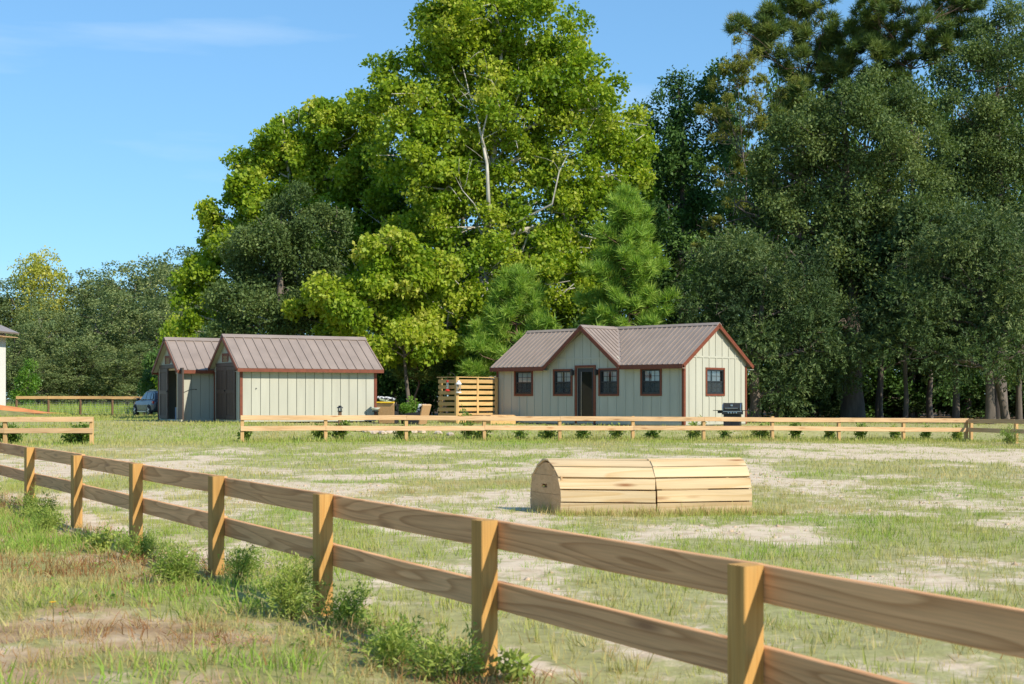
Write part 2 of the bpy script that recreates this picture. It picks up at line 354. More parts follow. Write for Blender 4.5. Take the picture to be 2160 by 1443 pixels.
sand = ramp(N, [(.28, (.42, .31, .195)), (.48, (.63, .505, .365)), (.75, (.74, .63, .48))]); K.new(nz(3.2, 8, .65), sand.inputs[0])
thatch = ramp(N, [(.3, (.19, .19, .06)), (.55, (.30, .315, .10)), (.75, (.43, .40, .19))]); K.new(nz(7, 7, .7), thatch.inputs[0])
vsoil = ramp(N, [(.3, (.27, .17, .09)), (.5, (.44, .31, .18)), (.72, (.64, .51, .36))]); K.new(nz(1.9, 8, .62), vsoil.inputs[0])
lit = ramp(N, [(.3, (.05, .035, .02)), (.7, (.14, .09, .05))]); K.new(nz(2, 8, .7), lit.inputs[0])
base = mixc(att('verge'), sand.outputs[0], vsoil.outputs[0])
gq = N.new('ShaderNodeMath'); gq.operation = 'MULTIPLY_ADD'; K.new(nz(2.6, 10, .72), gq.inputs[0]); gq.inputs[1].default_value = 2.4; gq.inputs[2].default_value = -1.2
gs = N.new('ShaderNodeMath'); gs.operation = 'ADD'; gs.use_clamp = True; K.new(att('grass'), gs.inputs[0]); K.new(gq.outputs[0], gs.inputs[1])
gr = ramp(N, [(.46, (0, 0, 0)), (.84, (.8, .8, .8))]); K.new(gs.outputs[0], gr.inputs[0])
base = mixc(gr.outputs[0], base, thatch.outputs[0])
base = mixc(att('litter'), base, lit.outputs[0])
K.new(base, b.inputs['Base Color']); b.inputs['Roughness'].default_value = .95; b.inputs['Specular IOR Level'].default_value = .1
bp = N.new('ShaderNodeBump'); bp.inputs['Strength'].default_value = .6; bp.inputs['Distance'].default_value = .035; K.new(nz(6, 10, .74), bp.inputs['Height'])
bp2 = N.new('ShaderNodeBump'); bp2.inputs['Strength'].default_value = .5; bp2.inputs['Distance'].default_value = .012; K.new(nz(38, 6, .7), bp2.inputs['Height']); K.new(bp.outputs[0], bp2.inputs['Normal']); K.new(bp2.outputs[0], b.inputs['Normal'])
gme.materials.append(m); M['ground'] = m
tag(link('ground', gme), 'sandy pasture ground with thin grass', None, kind='structure')

# orange dirt heap beside the white building
def dome(name, cx, cy, rx, ry, top, mat, seed, z0):
    k = 36; V = []; F = []
    for i in range(13):
        r = i / 12
        for j in range(k):
            t = 2 * math.pi * j / k; rr = r * (1 + .18 * math.sin(3 * t + seed) + .1 * math.sin(7 * t))
            V.append((cx + rx * rr * math.cos(t), cy + ry * rr * math.sin(t), z0 - .06 + top * (math.cos(r * math.pi) * .5 + .5) + .04 * math.sin(9 * t + 11 * r) * (1 - r)))
    for i in range(12):
        for j in range(k): F.append((i * k + j, i * k + k + j, i * k + k + (j + 1) % k, i * k + (j + 1) % k))
    me = bpy.data.meshes.new(name); me.from_pydata(V, [], F); me.update(); me.materials.append(mat)
    for p in me.polygons: p.use_smooth = True
    return link(name, me)
M['clay'] = paint('orange_clay', (.62, .24, .08), .95, var=.2, scale=1.5, bump=.7, bscale=8)
M['turf'] = paint('mown_turf', (.20, .20, .07), .95, var=.3, scale=3, bump=.9, bscale=30)
tag(dome('grassy_mound', -31.5, 77.5, 7.5, 3.4, .62, M['turf'], 1, .38), 'low grassy building pad around the orange clay heap', kind='structure')
tag(dome('dirt_mound', -30.2, 79.0, 4.6, 2.2, .62, M['clay'], 2, .62), 'orange clay heap at the foot of the white building', kind='structure')

# ------------------------------------------------------------------ fences
def post(parent, x, y, z0, z1, a, rz, mat, name='post'):
    o = board(name, (0, 0, -(z1 - z0) / 2), (0, 0, (z1 - z0) / 2), a, a, mat, None, up=(0, 1, 0))
    m_, _ = axes((0, 0, -1), (0, 0, 1), (0, 1, 0)); o.parent = parent
    o.matrix_local = Matrix.Translation((x, y, (z0 + z1) / 2)) @ Matrix.Rotation(rz, 4, 'Z') @ m_
    return o
rng = random.Random(5)
nf = empty('wooden_fence', (NEAR[4][0], NEAR[4][1], 0), label='brown two-rail wooden fence running diagonally across the foreground', cat='fence')
ox, oy = NEAR[4]
HF = .79
tops = [g1(x, y) + HF for x, y in NEAR]
for i, (x, y) in enumerate(NEAR):
    p, q = NEAR[max(i - 1, 0)], NEAR[min(i + 1, len(NEAR) - 1)]
    ang = math.atan2(q[1] - p[1], q[0] - p[0]) + R(6)
    post(nf, x - ox, y - oy, -.4, tops[i] + rng.uniform(-.004, .012), .1, ang + rng.uniform(-.03, .03), M['post'])
for i in range(len(NEAR) - 1):
    (x0, y0), (x1, y1) = NEAR[i], NEAR[i + 1]; d = Vector((x1 - x0, y1 - y0, 0)).normalized(); n = Vector((-d.y, d.x, 0))
    if n.x < 0: n = -n
    off = n * (.05 + .019 + .004)
    for k, dz in enumerate((-.072, -.072 - .315)):
        j = rng.uniform(-.006, .006)
        a0 = Vector((x0 - ox, y0 - oy, tops[i] + dz + j)) + off - d * .0; a1 = Vector((x1 - ox, y1 - oy, tops[i + 1] + dz + j)) + off - d * .004
        board('rail', a0, a1, .038, .142, M['rail'], nf, warp=rng.uniform(.001, .004))

FAR = [(-7.86 + 2.335 * i, 41.43 + .7083 * i) for i in range(11)]
def rail_fence(name, label, pts, joints_top, joints_low, side, mats, ht=.78, rot=None, postz=None):
    cx, cy = pts[0]; f = empty(name, (cx, cy, g1(cx, cy)), label=label, cat='fence', group='low two-rail fences round the yard'); bz = g1(cx, cy)
    zs = [g1(x, y) + ht for x, y in pts]
    for i, (x, y) in enumerate(pts):
        p, q = pts[max(i - 1, 0)], pts[min(i + 1, len(pts) - 1)]; ang = math.atan2(q[1] - p[1], q[0] - p[0])
        post(f, x - cx, y - cy, -.45 + g1(x, y) - bz, zs[i] - bz - .004, .1, ang + rng.uniform(-.05, .05), mats[1])
    for js, dz in ((joints_top, -.07), (joints_low, -.07 - .315)):
        for i0, i1 in zip(js[:-1], js[1:]):
            (x0, y0), (x1, y1) = pts[i0], pts[i1]; d = Vector((x1 - x0, y1 - y0, 0)).normalized(); n = Vector((d.y, -d.x, 0)) * side
            o = n * (.05 + .019 + .003); e0 = .05 if i0 == 0 else 0; e1 = .05 if i1 == len(pts) - 1 else -.006
            j = rng.uniform(-.008, .008)
            board('rail', Vector((x0 - cx, y0 - cy, zs[i0] - bz + dz + j)) + o - d * e0, Vector((x1 - cx, y1 - cy, zs[i1] - bz + dz + j * .5)) + o + d * e1, .038, .142, mats[0], f, warp=rng.uniform(.002, .007))
    return f
pp = (M['pale'], M['palepost'])
rail_fence('wooden_fence', 'long pale two-rail fence in front of the grey-green cabin and sheds', FAR, [0, 2, 4, 6, 8, 10], [0, 1, 3, 5, 7, 9, 10], 1, pp)
cx, cy = FAR[-1]
rail_fence('wooden_fence', 'shaded short two-rail fence turning toward the viewer at the right edge', [(cx + .12, cy - .16), (cx + .82, cy - 2.5), (cx + 1.5, cy - 4.8), (cx + 2.2, cy - 7.2)], [0, 1, 2, 3], [0, 2, 3], 1, pp)
rail_fence('wooden_fence', 'short pale two-rail fence left of the gap in the yard fence', [(-19.15, 40.1), (-16.72, 40.1), (-14.27, 40.05), (-11.82, 40.0)], [0, 1, 3], [0, 2, 3], 1, pp)

# pasture fences at the far left
pf = empty('pasture_fence', (-31, 95, .27), label='far pasture fence with orange top board, round dark posts and wire netting', cat='fence')
for i in range(8):
    x = -33.1 + 2.13 * i - (-31); y = 0 + .02 * i; z = g1(x - 31, 95) - .27
    MB().tube([(x, y, z - .4), (x, y, z + 1.12)], .075, 8).build('post', M['oldpost'], pf)
    if i < 7: board('top_rail', (x, y - .09, z + 1.16), (x + 2.125, y - .09, z + 1.16), .04, .19, M['palepost'], pf)
wm = MB()
for k in range(8): wm.tube([(-3, .09, .12 + .125 * k), (13, .09, .12 + .125 * k)], .006, 4)
for k in range(70): wm.tube([(-3 + .22 * k, .095, .08), (-3 + .22 * k, .095, 1.04)], .004, 4)
wm.build('wire_netting', M['wire'], pf)
pf2 = empty('pasture_fence', (-50, 140, .5), label='pale thin-posted fence far beyond, along the foot of the left woods', cat='fence')
z0 = .5
for i in range(20):
    x = -2 + 2.05 * i + rng.uniform(-.5, .5); board('post', (x, 0, -.3), (x, 0, .9), .14, .14, M['palepost'], pf2, up=(0, 1, 0))
for i in range(10): board('top_rail', (-2 + 4.1 * i, -.1, .95), (-2 + 4.1 * i + 4.09, -.1, .95), .04, .15, M['palepost'], pf2)

# ------------------------------------------------------------------ cabin
ALPHA = R(43.16); HX, HY, HZ = -.5774, 56.2, .43
L, W = 9.065, 3.905
OE, OR = .27, .155                     # eave and rake overhang
ZE, ZR = 2.605 - HZ, 4.112 - HZ        # roof top surface at the eave tip / at the ridge
SL = (ZR - ZE) / (W / 2 + OE)
def roof_z(y): return ZE + SL * (min(y, W - y) + OE)
WT = roof_z(0) - .075                  # wall top under the roof sheet
hs = empty('cabin', (HX, HY, HZ), -ALPHA, label='grey-green board and batten cabin with brown metal roof and central front gable', cat='cabin')
X1, XM, X2 = 2.66, 4.55, 6.42          # front gable: left eave, ridge, right eave
wins = [(.92, 1.92), (2.95, 3.92), (5.19, 6.16), (7.15, 8.11)]
WZ0, WZ1 = 1.485 - HZ, 2.505 - HZ
DX0, DX1, DZ = 4.05, 5.06, 2.63 - HZ
def holed_wall(mb, x0, x1, z0, z1, holes, th, face):
    xs = sorted({x0, x1} | {h[0] for h in holes} | {h[1] for h in holes}); zs = sorted({z0, z1} | {h[2] for h in holes} | {h[3] for h in holes})
    for a, b2 in zip(xs[:-1], xs[1:]):
        for c, d in zip(zs[:-1], zs[1:]):
            if any(h[0] - 1e-6 < a and b2 < h[1] + 1e-6 and h[2] - 1e-6 < c and d < h[3] + 1e-6 for h in holes): continue
            face(mb, a, b2, c, d, th)
TW = .07                              # trim width
fh = [(a + TW, b2 - TW, WZ0 + TW, WZ1 - TW) for a, b2 in wins] + [(DX0 + .1, DX1 - .1, .0, DZ - .1)]
mb = MB()
holed_wall(mb, 0, L, 0, WT, fh, .1, lambda m_, a, b2, c, d, th: m_.box(a, b2, 0, th, c, d))
SG = (ZR - ZE) / (XM - X1); SG2 = (ZR - ZE) / (X2 - XM)
mb.prism([(X1 + .1, 0, WT), (X2 - .1, 0, WT), (XM, 0, ZR - .12)], (0, .1, 0))
wf = mb.build('front_wall', M['sage'], hs)
gh = [(1.31 + TW, 2.49 - TW, WZ0 + TW, WZ1 - TW)]
mb = MB(); holed_wall(mb, 0, W, 0, WT, gh, .1, lambda m_, a, b2, c, d, th: m_.box(L - th - .003, L - .003, a + (.1 if a == 0 else 0), b2, c, d))
mb.prism([(L - .003, 0, WT), (L - .003, W, WT), (L - .003, W / 2, ZR - .1)], (-.1, 0, 0))
wg = mb.build('side_wall', M['sage'], hs)
mb = MB(); mb.box(.003, .1, .1, W, 0, WT); mb.prism([(.003, 0, WT), (.003, W, WT), (.003, W / 2, ZR - .1)], (.1, 0, 0)); mb.build('side_wall', M['sage'], hs)
MB().box(.1, L - .1, W - .1, W - .002, 0, WT - .01).build('rear_wall', M['sage'], hs)
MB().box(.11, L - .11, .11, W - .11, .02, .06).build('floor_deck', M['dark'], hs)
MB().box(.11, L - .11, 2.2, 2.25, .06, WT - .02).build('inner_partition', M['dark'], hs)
for x in (.6, L / 2, L - .8): MB().box(x - .25, x + .25, .2, W - .2, -.22, -.003).build('foundation_block', M['skid'], hs)
# battens
def blocked(x, z0, z1, holes, pad):
    segs = [(z0, z1)]
    for h in holes:
        if h[0] - pad < x < h[1] + pad:
            n_ = []
            for s0, s1 in segs:
                if h[2] - .001 > s0: n_.append((s0, min(s1, h[2])))
                if h[3] + .001 < s1: n_.append((max(s0, h[3]), s1))
            segs = [q for q in n_ if q[1] - q[0] > .04]
    return segs
th_ = [(a, b2, WZ0, WZ1) for a, b2 in wins] + [(DX0, DX1, -.1, DZ)]
BAND = 2.885 - HZ
x = .34
while x < L - .15:
    top = WT - .06
    if X1 + .15 < x < X2 - .15: top = ZE + (SG * (x - X1) if x < XM else SG2 * (X2 - x)) - .16
    segs = blocked(x, .10, min(top, BAND - .03), th_, .03)
    if top > BAND + .08: segs.append((BAND + .03, top))
    for s0, s1 in segs: MB().box(x - .024, x + .024, -.02, -.001, s0, s1).build('batten', M['sage'], wf)
    x += .405
MB().box(X1 + .42, X2 - .42, -.018, -.0005, BAND - .03, BAND + .03).build('band_board', M['sage'], wf)
y = .33
while y < W - .1:
    top = roof_z(y) - .14
    segs = blocked(y, .10, min(top, BAND - .03), [(1.31, 2.49, WZ0, WZ1)], .03)
    if top > BAND + .08: segs.append((BAND + .03, top))
    for s0, s1 in segs: MB().box(L, L + .02, y - .024, y + .024, s0, s1).build('batten', M['sage'], wg)
    y += .405
MB().box(L, L + .018, .42, W - .42, BAND - .03, BAND + .03).build('band_board', M['sage'], wg)
MB().box(.08, L - .08, -.022, -.001, .03, .105).build('skirt_board', M['sage'], wf)
MB().box(L - .002, L + .022, .08, W - .08, .03, .105).build('skirt_board', M['sage'], wg)
for (x0_, x1_, y0_, y1_) in ((-.028, .065, -.028, -.001), (-.028, -.001, -.001, .09), (L - .065, L + .028, -.028, -.001), (L, L + .028, .0, .09), (L, L + .028, W - .09, W)):
    MB().box(x0_, x1_, y0_, y1_, .02, roof_z(0) - .2).build('corner_trim', M['rust'], hs)
# roof sheets
def sheet(mb, pts, nrm, th=.045):
    n_ = Vector(nrm).normalized() * -th; return mb.prism(pts, n_)
nF = Vector((0, -SL, 1)); nB = Vector((0, SL, 1)); yR = W / 2
rs = []
mb = MB(); sheet(mb, [(-OR, -OE, ZE), (X1, -OE, ZE), (XM, yR, ZR), (-OR, yR, ZR)], nF); rL = mb.build('roof_slope', M['roof'], hs)
mb = MB(); sheet(mb, [(X2, -OE, ZE), (L + OR, -OE, ZE), (L + OR, yR, ZR), (XM, yR, ZR)], nF); rRt = mb.build('roof_slope', M['roof'], hs)
mb = MB(); sheet(mb, [(L + OR, W + OE, ZE), (-OR, W + OE, ZE), (-OR, yR, ZR), (L + OR, yR, ZR)], nB); rB = mb.build('roof_slope', M['roof'], hs)
nL = Vector((-SG, 0, 1)); nR = Vector((SG2, 0, 1)); YG = -OE - .03
mb = MB(); sheet(mb, [(X1, YG, ZE), (XM, YG, ZR), (XM, yR, ZR), (X1, -OE, ZE)], nL); gL = mb.build('gable_roof_slope', M['roof'], hs)
mb = MB(); sheet(mb, [(XM, YG, ZR), (X2, YG, ZE), (X2, -OE, ZE), (XM, yR, ZR)], nR); gR = mb.build('gable_roof_slope', M['roof'], hs)
def rib(parent, p0, p1, up, wd=.034, ht=.026):
    u = Vector(up).normalized() * ht / 2
    MB().beam(Vector(p0) + u, Vector(p1) + u, wd, ht, up).build('rib', M['roof'], parent)
x = -OR + .06
while x < L + OR - .02:
    fz_ = lambda t: ZE + (ZR - ZE) * t
    fy_ = lambda t: -OE + (yR + OE) * t
    if x < X1 or x > X2: t0 = 0
    else: t0 = (x - X1) / (XM - X1) if x < XM else (X2 - x) / (X2 - XM)
    if t0 < .93:
        t0 = min(1, t0 + (.03 if t0 else 0)); rib(rL if x < XM else rRt, (x, fy_(t0), fz_(t0)), (x, fy_(.955), fz_(.955)), nF)
    rib(rB, (x, W + OE, ZE), (x, yR + .1, ZR - .07), nB)
    x += .2285
y = YG + .05
while y < yR - .1:
    t = max(0, (y + OE) / (yR + OE)); zb = ZE + (ZR - ZE) * t
    if t < .92:
        tt = min(1, t + (.03 if t > 0 else 0))
        rib(gL, (X1 + (XM - X1) * tt, y, ZE + (ZR - ZE) * tt), (XM - .07, y, ZR - .055), nL); rib(gR, (X2 - (X2 - XM) * tt, y, ZE + (ZR - ZE) * tt), (XM + .07, y, ZR - .055), nR)
    y += .2285
cap = lambda p0, p1, a: [MB().beam(Vector(p0) + Vector(v), Vector(p1) + Vector(v), .17, .018, up).build('ridge_cap', M['roof'], hs) for v, up in a]
k = SL
cap((-OR - .01, yR, ZR + .026), (L + OR + .01, yR, ZR + .026), [((0, -.075, -.075 * SL), nF), ((0, .075, -.075 * SL), nB)])
cap((XM, YG - .01, ZR + .024), (XM, yR - .25, ZR + .024), [((-.075, 0, -.075 * SG), nL), ((.075, 0, -.075 * SG2), nR)])
for xe, nn in ((X1, nL), (X2, nR)):
    MB().beam(Vector((xe, -OE, ZE + .012)), Vector((XM, yR - .1, ZR - .03)), .16, .014, (nF + nn)).build('valley_flashing', M['roof'], hs)
# fascias, rakes and soffits
FH = .115
MB().box(-OR, X1 + .02, -OE - .022, -OE + .002, ZE - .045 - FH, ZE - .012).build('fascia', M['rust'], hs)
MB().box(X2 - .02, L + OR, -OE - .022, -OE + .002, ZE - .045 - FH, ZE - .012).build('fascia', M['rust'], hs)
MB().box(-OR, X1, -OE + .003, .0, ZE - .15, ZE - .135).build('soffit', M['sage'], hs); MB().box(X2, L + OR, -OE + .003, .0, ZE - .15, ZE - .135).build('soffit', M['sage'], hs)
MB().box(-OR, L + OR, W, W + OE, ZE - .15, ZE - .135).build('soffit', M['sage'], hs)
def rake(p0, p1, d, up, mat=M['rust'], ht=.13, th=.024, name='rake_board'):
    n_ = Vector(up).normalized(); o_ = n_ * -(ht / 2 + .014) + Vector(d) * th / 2
    return MB().beam(Vector(p0) + o_, Vector(p1) + o_, th, ht, n_).build(name, mat, hs)
for sx, dd in ((L + OR, 1), (-OR, -1)):
    rake((sx, -OE, ZE), (sx, yR, ZR), (dd, 0, 0), nF); rake((sx, W + OE, ZE), (sx, yR, ZR), (dd, 0, 0), nB)
rake((X1 - .02, YG, ZE - .02), (XM, YG, ZR), (0, -1, 0), nL); rake((X2 + .02, YG, ZE - .02), (XM, YG, ZR), (0, -1, 0), nR)
# windows
def window(parent, O, ux, uy, w_, h_, curtain, trim=M['rust']):
    """O: lower-left outer corner of the trim on the wall plane; ux along the wall, uy outward"""
    O = Vector(O); ux = Vector(ux); uy = Vector(uy); uz = Vector((0, 0, 1))
    e = bpy.data.objects.new('window', None); COL.objects.link(e); e.parent = parent
    def bx(name, x0, x1, d0, d1, z0, z1, mat):
        p = [O + ux * x + uy * d + uz * z for z in (z0, z1) for x, d in ((x0, d0), (x1, d0), (x1, d1), (x0, d1))]
        o = MB().add(p, [(0,1,2,3),(7,6,5,4),(0,4,5,1),(1,5,6,2),(2,6,7,3),(3,7,4,0)]).build(name, mat, e); return o
    t_ = TW
    bx('trim', 0, w_, -.001, .03, 0, t_, trim); bx('trim', 0, w_, -.001, .03, h_ - t_, h_, trim); bx('trim', 0, t_, -.001, .029, t_, h_ - t_, trim); bx('trim', w_ - t_, w_, -.001, .029, t_, h_ - t_, trim)
    i0, i1, j0, j1 = t_, w_ - t_, t_, h_ - t_; f_ = .05
    bx('frame', i0, i1, -.09, .006, j0, j0 + f_ * 1.2, M['black']); bx('frame', i0, i1, -.09, .006, j1 - f_, j1, M['black']); bx('frame', i0, i0 + f_, -.09, .006, j0 + f_ * 1.2, j1 - f_, M['black']); bx('frame', i1 - f_, i1, -.09, .006, j0 + f_ * 1.2, j1 - f_, M['black'])
    a0, a1, b0, b1 = i0 + f_, i1 - f_, j0 + f_ * 1.2, j1 - f_; bm_ = (b0 + b1) / 2
    bx('meeting_rail', a0, a1, -.075, -.005, bm_ - .024, bm_ + .024, M['black'])
    for c0, c1, dp in ((bm_ + .024, b1, -.055), (b0, bm_ - .024, -.03)):
        MB().add([O + ux * x_ + uy * dp + uz * z_ for x_, z_ in ((a0, c0), (a1, c0), (a1, c1), (a0, c1))], [(0, 1, 2, 3)]).build('pane', M['glass'], e)
        for k in (1, 2): bx('muntin', a0 + (a1 - a0) * k / 3 - .007, a0 + (a1 - a0) * k / 3 + .007, dp + .001, dp + .01, c0, c1, M['iron'])
        bx('muntin', a0, a1, dp + .0012, dp + .0098, (c0 + c1) / 2 - .007, (c0 + c1) / 2 + .007, M['iron'])
    bx('insect_screen', a0, a1, -.021, -.0195, b0, bm_ - .024, M['screen'])
    # curtain of folds hanging just behind the glass, drawn part-way
    n = 30; V = []; F = []
    for s0, s1 in curtain:
        b_ = len(V)
        for q in range(n + 1):
            x = a0 + (a1 - a0) * (s0 + (s1 - s0) * q / n); d = -.10 + .012 * math.sin(q * 1.9) + .008 * math.sin(q * .7)
            V += [tuple(O + ux * x + uy * d + uz * b0), tuple(O + ux * x + uy * (d * 1) + uz * b1)]
        F += [(b_ + 2 * q, b_ + 2 * q + 2, b_ + 2 * q + 3, b_ + 2 * q + 1) for q in range(n)]
    me = bpy.data.meshes.new('curtain'); me.from_pydata(V, [], F); me.update(); link('curtain', me, M['cloth'], e)
    return e
m, t, N, K, b = new_mat('insect_screen_mesh'); N.remove(b)
tr = N.new('ShaderNodeBsdfTransparent'); df = N.new('ShaderNodeBsdfDiffuse'); df.inputs[0].default_value = (.05, .06, .065, 1); ms = N.new('ShaderNodeMixShader'); ms.inputs[0].default_value = .45
K.new(tr.outputs[0], ms.inputs[1]); K.new(df.outputs[0], ms.inputs[2]); K.new(ms.outputs[0], N['Material Output'].inputs['Surface']); M['screen'] = m
cur = [[(0, 1)], [(0, .38), (.5, 1)], [(.06, .4), (.55, 1)], [(0, .3), (.42, 1)]]
for (a0, a1), c in zip(wins, cur): window(wf, (a0, 0, WZ0), (1, 0, 0), (0, -1, 0), a1 - a0, WZ1 - WZ0, c)
window(wg, (L, 1.31, WZ0), (0, 1, 0), (1, 0, 0), 1.18, WZ1 - WZ0, [(0, .34), (.46, .98)])
# front door
dr = bpy.data.objects.new('front_door', None); COL.objects.link(dr); dr.parent = hs
for a0, a1, c0, c1 in ((DX0, DX0 + .1, .0, DZ), (DX1 - .1, DX1, .0, DZ), (DX0 + .1, DX1 - .1, DZ - .1, DZ)): MB().box(a0, a1, -.032, .001, c0 + .01, c1).build('door_frame', M['rust'], dr)
d0, d1, dz = DX0 + .1, DX1 - .1, DZ - .1
for a0, a1, c0, c1 in ((d0, d0 + .17, .02, dz), (d1 - .12, d1, .02, dz), (d0 + .17, d1 - .12, dz - .15, dz), (d0 + .17, d1 - .12, .02, .24)): MB().box(a0, a1, .03, .075, c0, c1).build('door_stile', M['black'], dr)
MB().box(d0 + .17, d1 - .12, .045, .053, .24, dz - .15).build('door_pane', M['doorglass'], dr)
MB().box(d0 + .165, d0 + .185, .022, .03, .23, dz - .14).build('glazing_bead', M['steel'], dr)
MB().lathe([(.0, 0), (.028, .004), (.03, .03), (.02, .045), (0, .05)], 10).build('door_knob', M['black'], dr).matrix_local = Matrix.Translation((d0 + .08, .03, 1.0)) @ Matrix.Rotation(R(90), 4, 'X')
MB().box(DX0 + .02, DX1 - .02, -.12, .03, -.03, .018).build('threshold', M['steel'], dr)
for i, xx in enumerate((DX0 - .075, DX1 + .075)):
    l_ = empty('wall_lantern', (0, 0, 0)); l_.parent = None
    p = hs.matrix_basis @ Vector((xx, -.012, 1.93)); l_.location = Matrix.LocRotScale(Vector((HX, HY, HZ)), Matrix.Rotation(-ALPHA, 3, 'Z').to_quaternion(), None) @ Vector((xx, -.012, 1.93))
    l_.rotation_euler = (0, 0, -ALPHA)
    tag(l_, ['black wall lantern on the left side of the glass cabin door', 'black wall lantern on the right side of the glass cabin door'][i], 'lantern', 'lanterns beside the cabin door')
    MB().box(-.035, .035, -.012, .0, -.09, .09).build('back_plate', M['black'], l_)
    MB().beam((0, -.01, .07), (0, -.1, .1), .02, .02).build('arm', M['black'], l_)
    MB().lathe([(.02, .12), (.065, .09), (.07, .075)], 8, (0, -.1, 0)).build('cap', M['black'], l_); MB().lathe([(.05, -.11), (.06, .075)], 8, (0, -.1, 0)).build('shade', M['black'], l_)

# ------------------------------------------------------------------ sheds
BETA = R(29.5)
def shed(loc, label, length, open_door):
    s = empty('garden_shed', loc, BETA, label=label, cat='shed', group='two matching garden sheds')
    SW, so, se = 2.86, .19, .25; z0 = loc[2]; ze, zr = 2.44 - .59, 3.64 - .59; sl = (zr - ze) / (SW / 2 + se); wt = ze + sl * se - .07
    nf_, nb_ = Vector((0, -sl, 1)), Vector((0, sl, 1))
    # long wall facing the yard: one panel between each pair of grooves
    lw = MB().box(.09, length - .09, .03, .1, .06, wt).build('long_wall', M['sage'], s)
    n = round((length - .1) / .335); st = (length - .12) / n
    me = MB().box(-st / 2 + .011, st / 2 - .011, 0, .028, .10, wt - .002).mesh('siding_panel'); me.materials.append(M['sage'])
    for i in range(n): link('siding_panel', me, None, lw, Matrix.Translation((.06 + st * (i + .5), 0, 0)))
    MB().box(.0, length, -.012, .03, -.01, .095).build('skirt_board', M['sage'], s)
    MB().box(.1, length - .1, SW - .1, SW, 0, wt).build('rear_wall', M['sage'], s)
    MB().box(length - .1, length - .001, .1, SW - .1, 0, wt).build('end_wall', M['sage'], s)
    MB().prism([(length - .001, 0, wt), (length - .001, SW, wt), (length - .001, SW / 2, zr - .1)], (-.1, 0, 0)).build('end_gable', M['sage'], s)
    # gable front with double doors
    y0, y1, dz = .44, 2.56, 2.52 - .59 - .06
    gw = MB().box(0, .1, 0.03, y0, -.01, wt).box(0, .1, y1, SW, -.01, wt).box(.0, .1, y0, y1, -.01, .06).prism([(0, 0, wt), (0, SW / 2, zr - .1), (0, SW, wt)], (.1, 0, 0)).build('gable_wall', M['sage'], s)
    for yy in (.35, .76, 1.17, 1.58, 1.99, 2.4):
        top = ze + sl * (min(yy, SW - yy) + se) - .14
        if top > dz + .32: MB().box(-.018, -.001, yy - .022, yy + .022, dz + .26, top).build('batten', M['sage'], gw)
    MB().box(-.02, -.001, .5, SW - .5, dz + .2, dz + .26).build('band_board', M['sage'], gw)
    for yy in (.12, .34, SW - .2): MB().box(-.018, -.001, yy - .03, yy + .03, .1, wt - .1).build('batten', M['sage'], gw)
    vt = bpy.data.objects.new('gable_vent', None); COL.objects.link(vt); vt.parent = s
    vy, vz = SW / 2 + .17, dz + .22
    MB().box(-.03, .001, vy - .33, vy + .33, vz + .22, vz + .31).build('vent_frame', M['rust'], vt); MB().box(-.029, .001, vy - .33, vy - .24, vz, vz + .22).build('vent_frame', M['rust'], vt); MB().box(-.029, .001, vy + .24, vy + .33, vz, vz + .22).build('vent_frame', M['rust'], vt)
    MB().box(-.022, -.019, vy - .24, vy + .24, vz, vz + .22).build('vent_back', M['dark'], vt)
    for k in range(6): MB().box(-.026, -.021, vy - .21 + .075 * k, vy - .185 + .075 * k, vz, vz + .22).build('vent_slat', M['pale'], vt)
    # door frame + leaves
    MB().box(-.05, .0, y0 - .04, y1 + .04, dz + .06, dz + .19).build('door_header', M['door'], s)
    ym = (y0 + y1) / 2; lw_ = ym - y0 - .01
    def leaf():
        d = bpy.data.objects.new('door_leaf', None); COL.objects.link(d); d.parent = s
        MB().box(-.03, .0, 0.004, lw_, .07, dz + .05).build('door_panel', M['door'], d)
        for c in range(1, 6): MB().box(-.036, -.0305, lw_ * c / 6 - .055, lw_ * c / 6 + .055, .16, dz - .03).build('door_plank', M['door'], d)
        for a_, b_, c_, e_ in ((.0, .11, .07, dz + .05), (lw_ - .11, lw_, .07, dz + .05), (.11, lw_ - .11, .07, .2), (.11, lw_ - .11, dz - .08, dz + .05), (.11, lw_ - .11, .98, 1.12)):
            MB().box(-.052, -.031, a_ + .004, b_, c_, e_).build('door_rail', M['door'], d)
        return d
    d = leaf(); d.matrix_local = Matrix.Translation((-.002, y1, 0)) @ Matrix.Scale(-1, 4, (0, 1, 0))      # far leaf, shut
    d = leaf(); d.matrix_local = Matrix.Translation((-.002, y0, 0)) @ Matrix.Rotation(R(174) if open_door else 0, 4, 'Z')
    if open_door:
        MB().box(.0, .12, y0, y0 + .07, .06, dz + .05).build('door_jamb', M['floor'], s); MB().box(.0, .12, y0 + .07, y1, dz - .02, dz + .05).build('door_jamb', M['floor'], s)
        MB().tube([(.02, -.02, 1.0), (.3, -.025, 1.13), (.52, -.02, 1.16)], .008, 5).build('door_hook', M['iron'], s)
        MB().box(.1, .9, y0 + .25, y0 + .6, .06, .5).build('storage_tub', M['tub'], s)
    MB().lathe([(0, 0), (.03, .003), (.03, .03), (0, .04)], 8).build('door_handle', M['iron'], s).matrix_local = Matrix.Translation((-.055, ym + .02, 1.08)) @ Matrix.Rotation(R(-90), 4, 'Y')
    MB().box(.01, length - .02, .12, SW - .12, .02, .055).build('floor_deck', M['floor'], s)
    MB().lathe([(0, 0), (.02, .003), (.02, .03), (0, .035)], 8).build('wall_hook', M['iron'], s).matrix_local = Matrix.Translation((.56, -.002, 1.15)) @ Matrix.Rotation(R(90), 4, 'X')
    for yy in (.3, SW / 2, SW - .3): MB().box(.05, length - .05, yy - .06, yy + .06, -.12, -.012).build('skid', M['skid'], s)
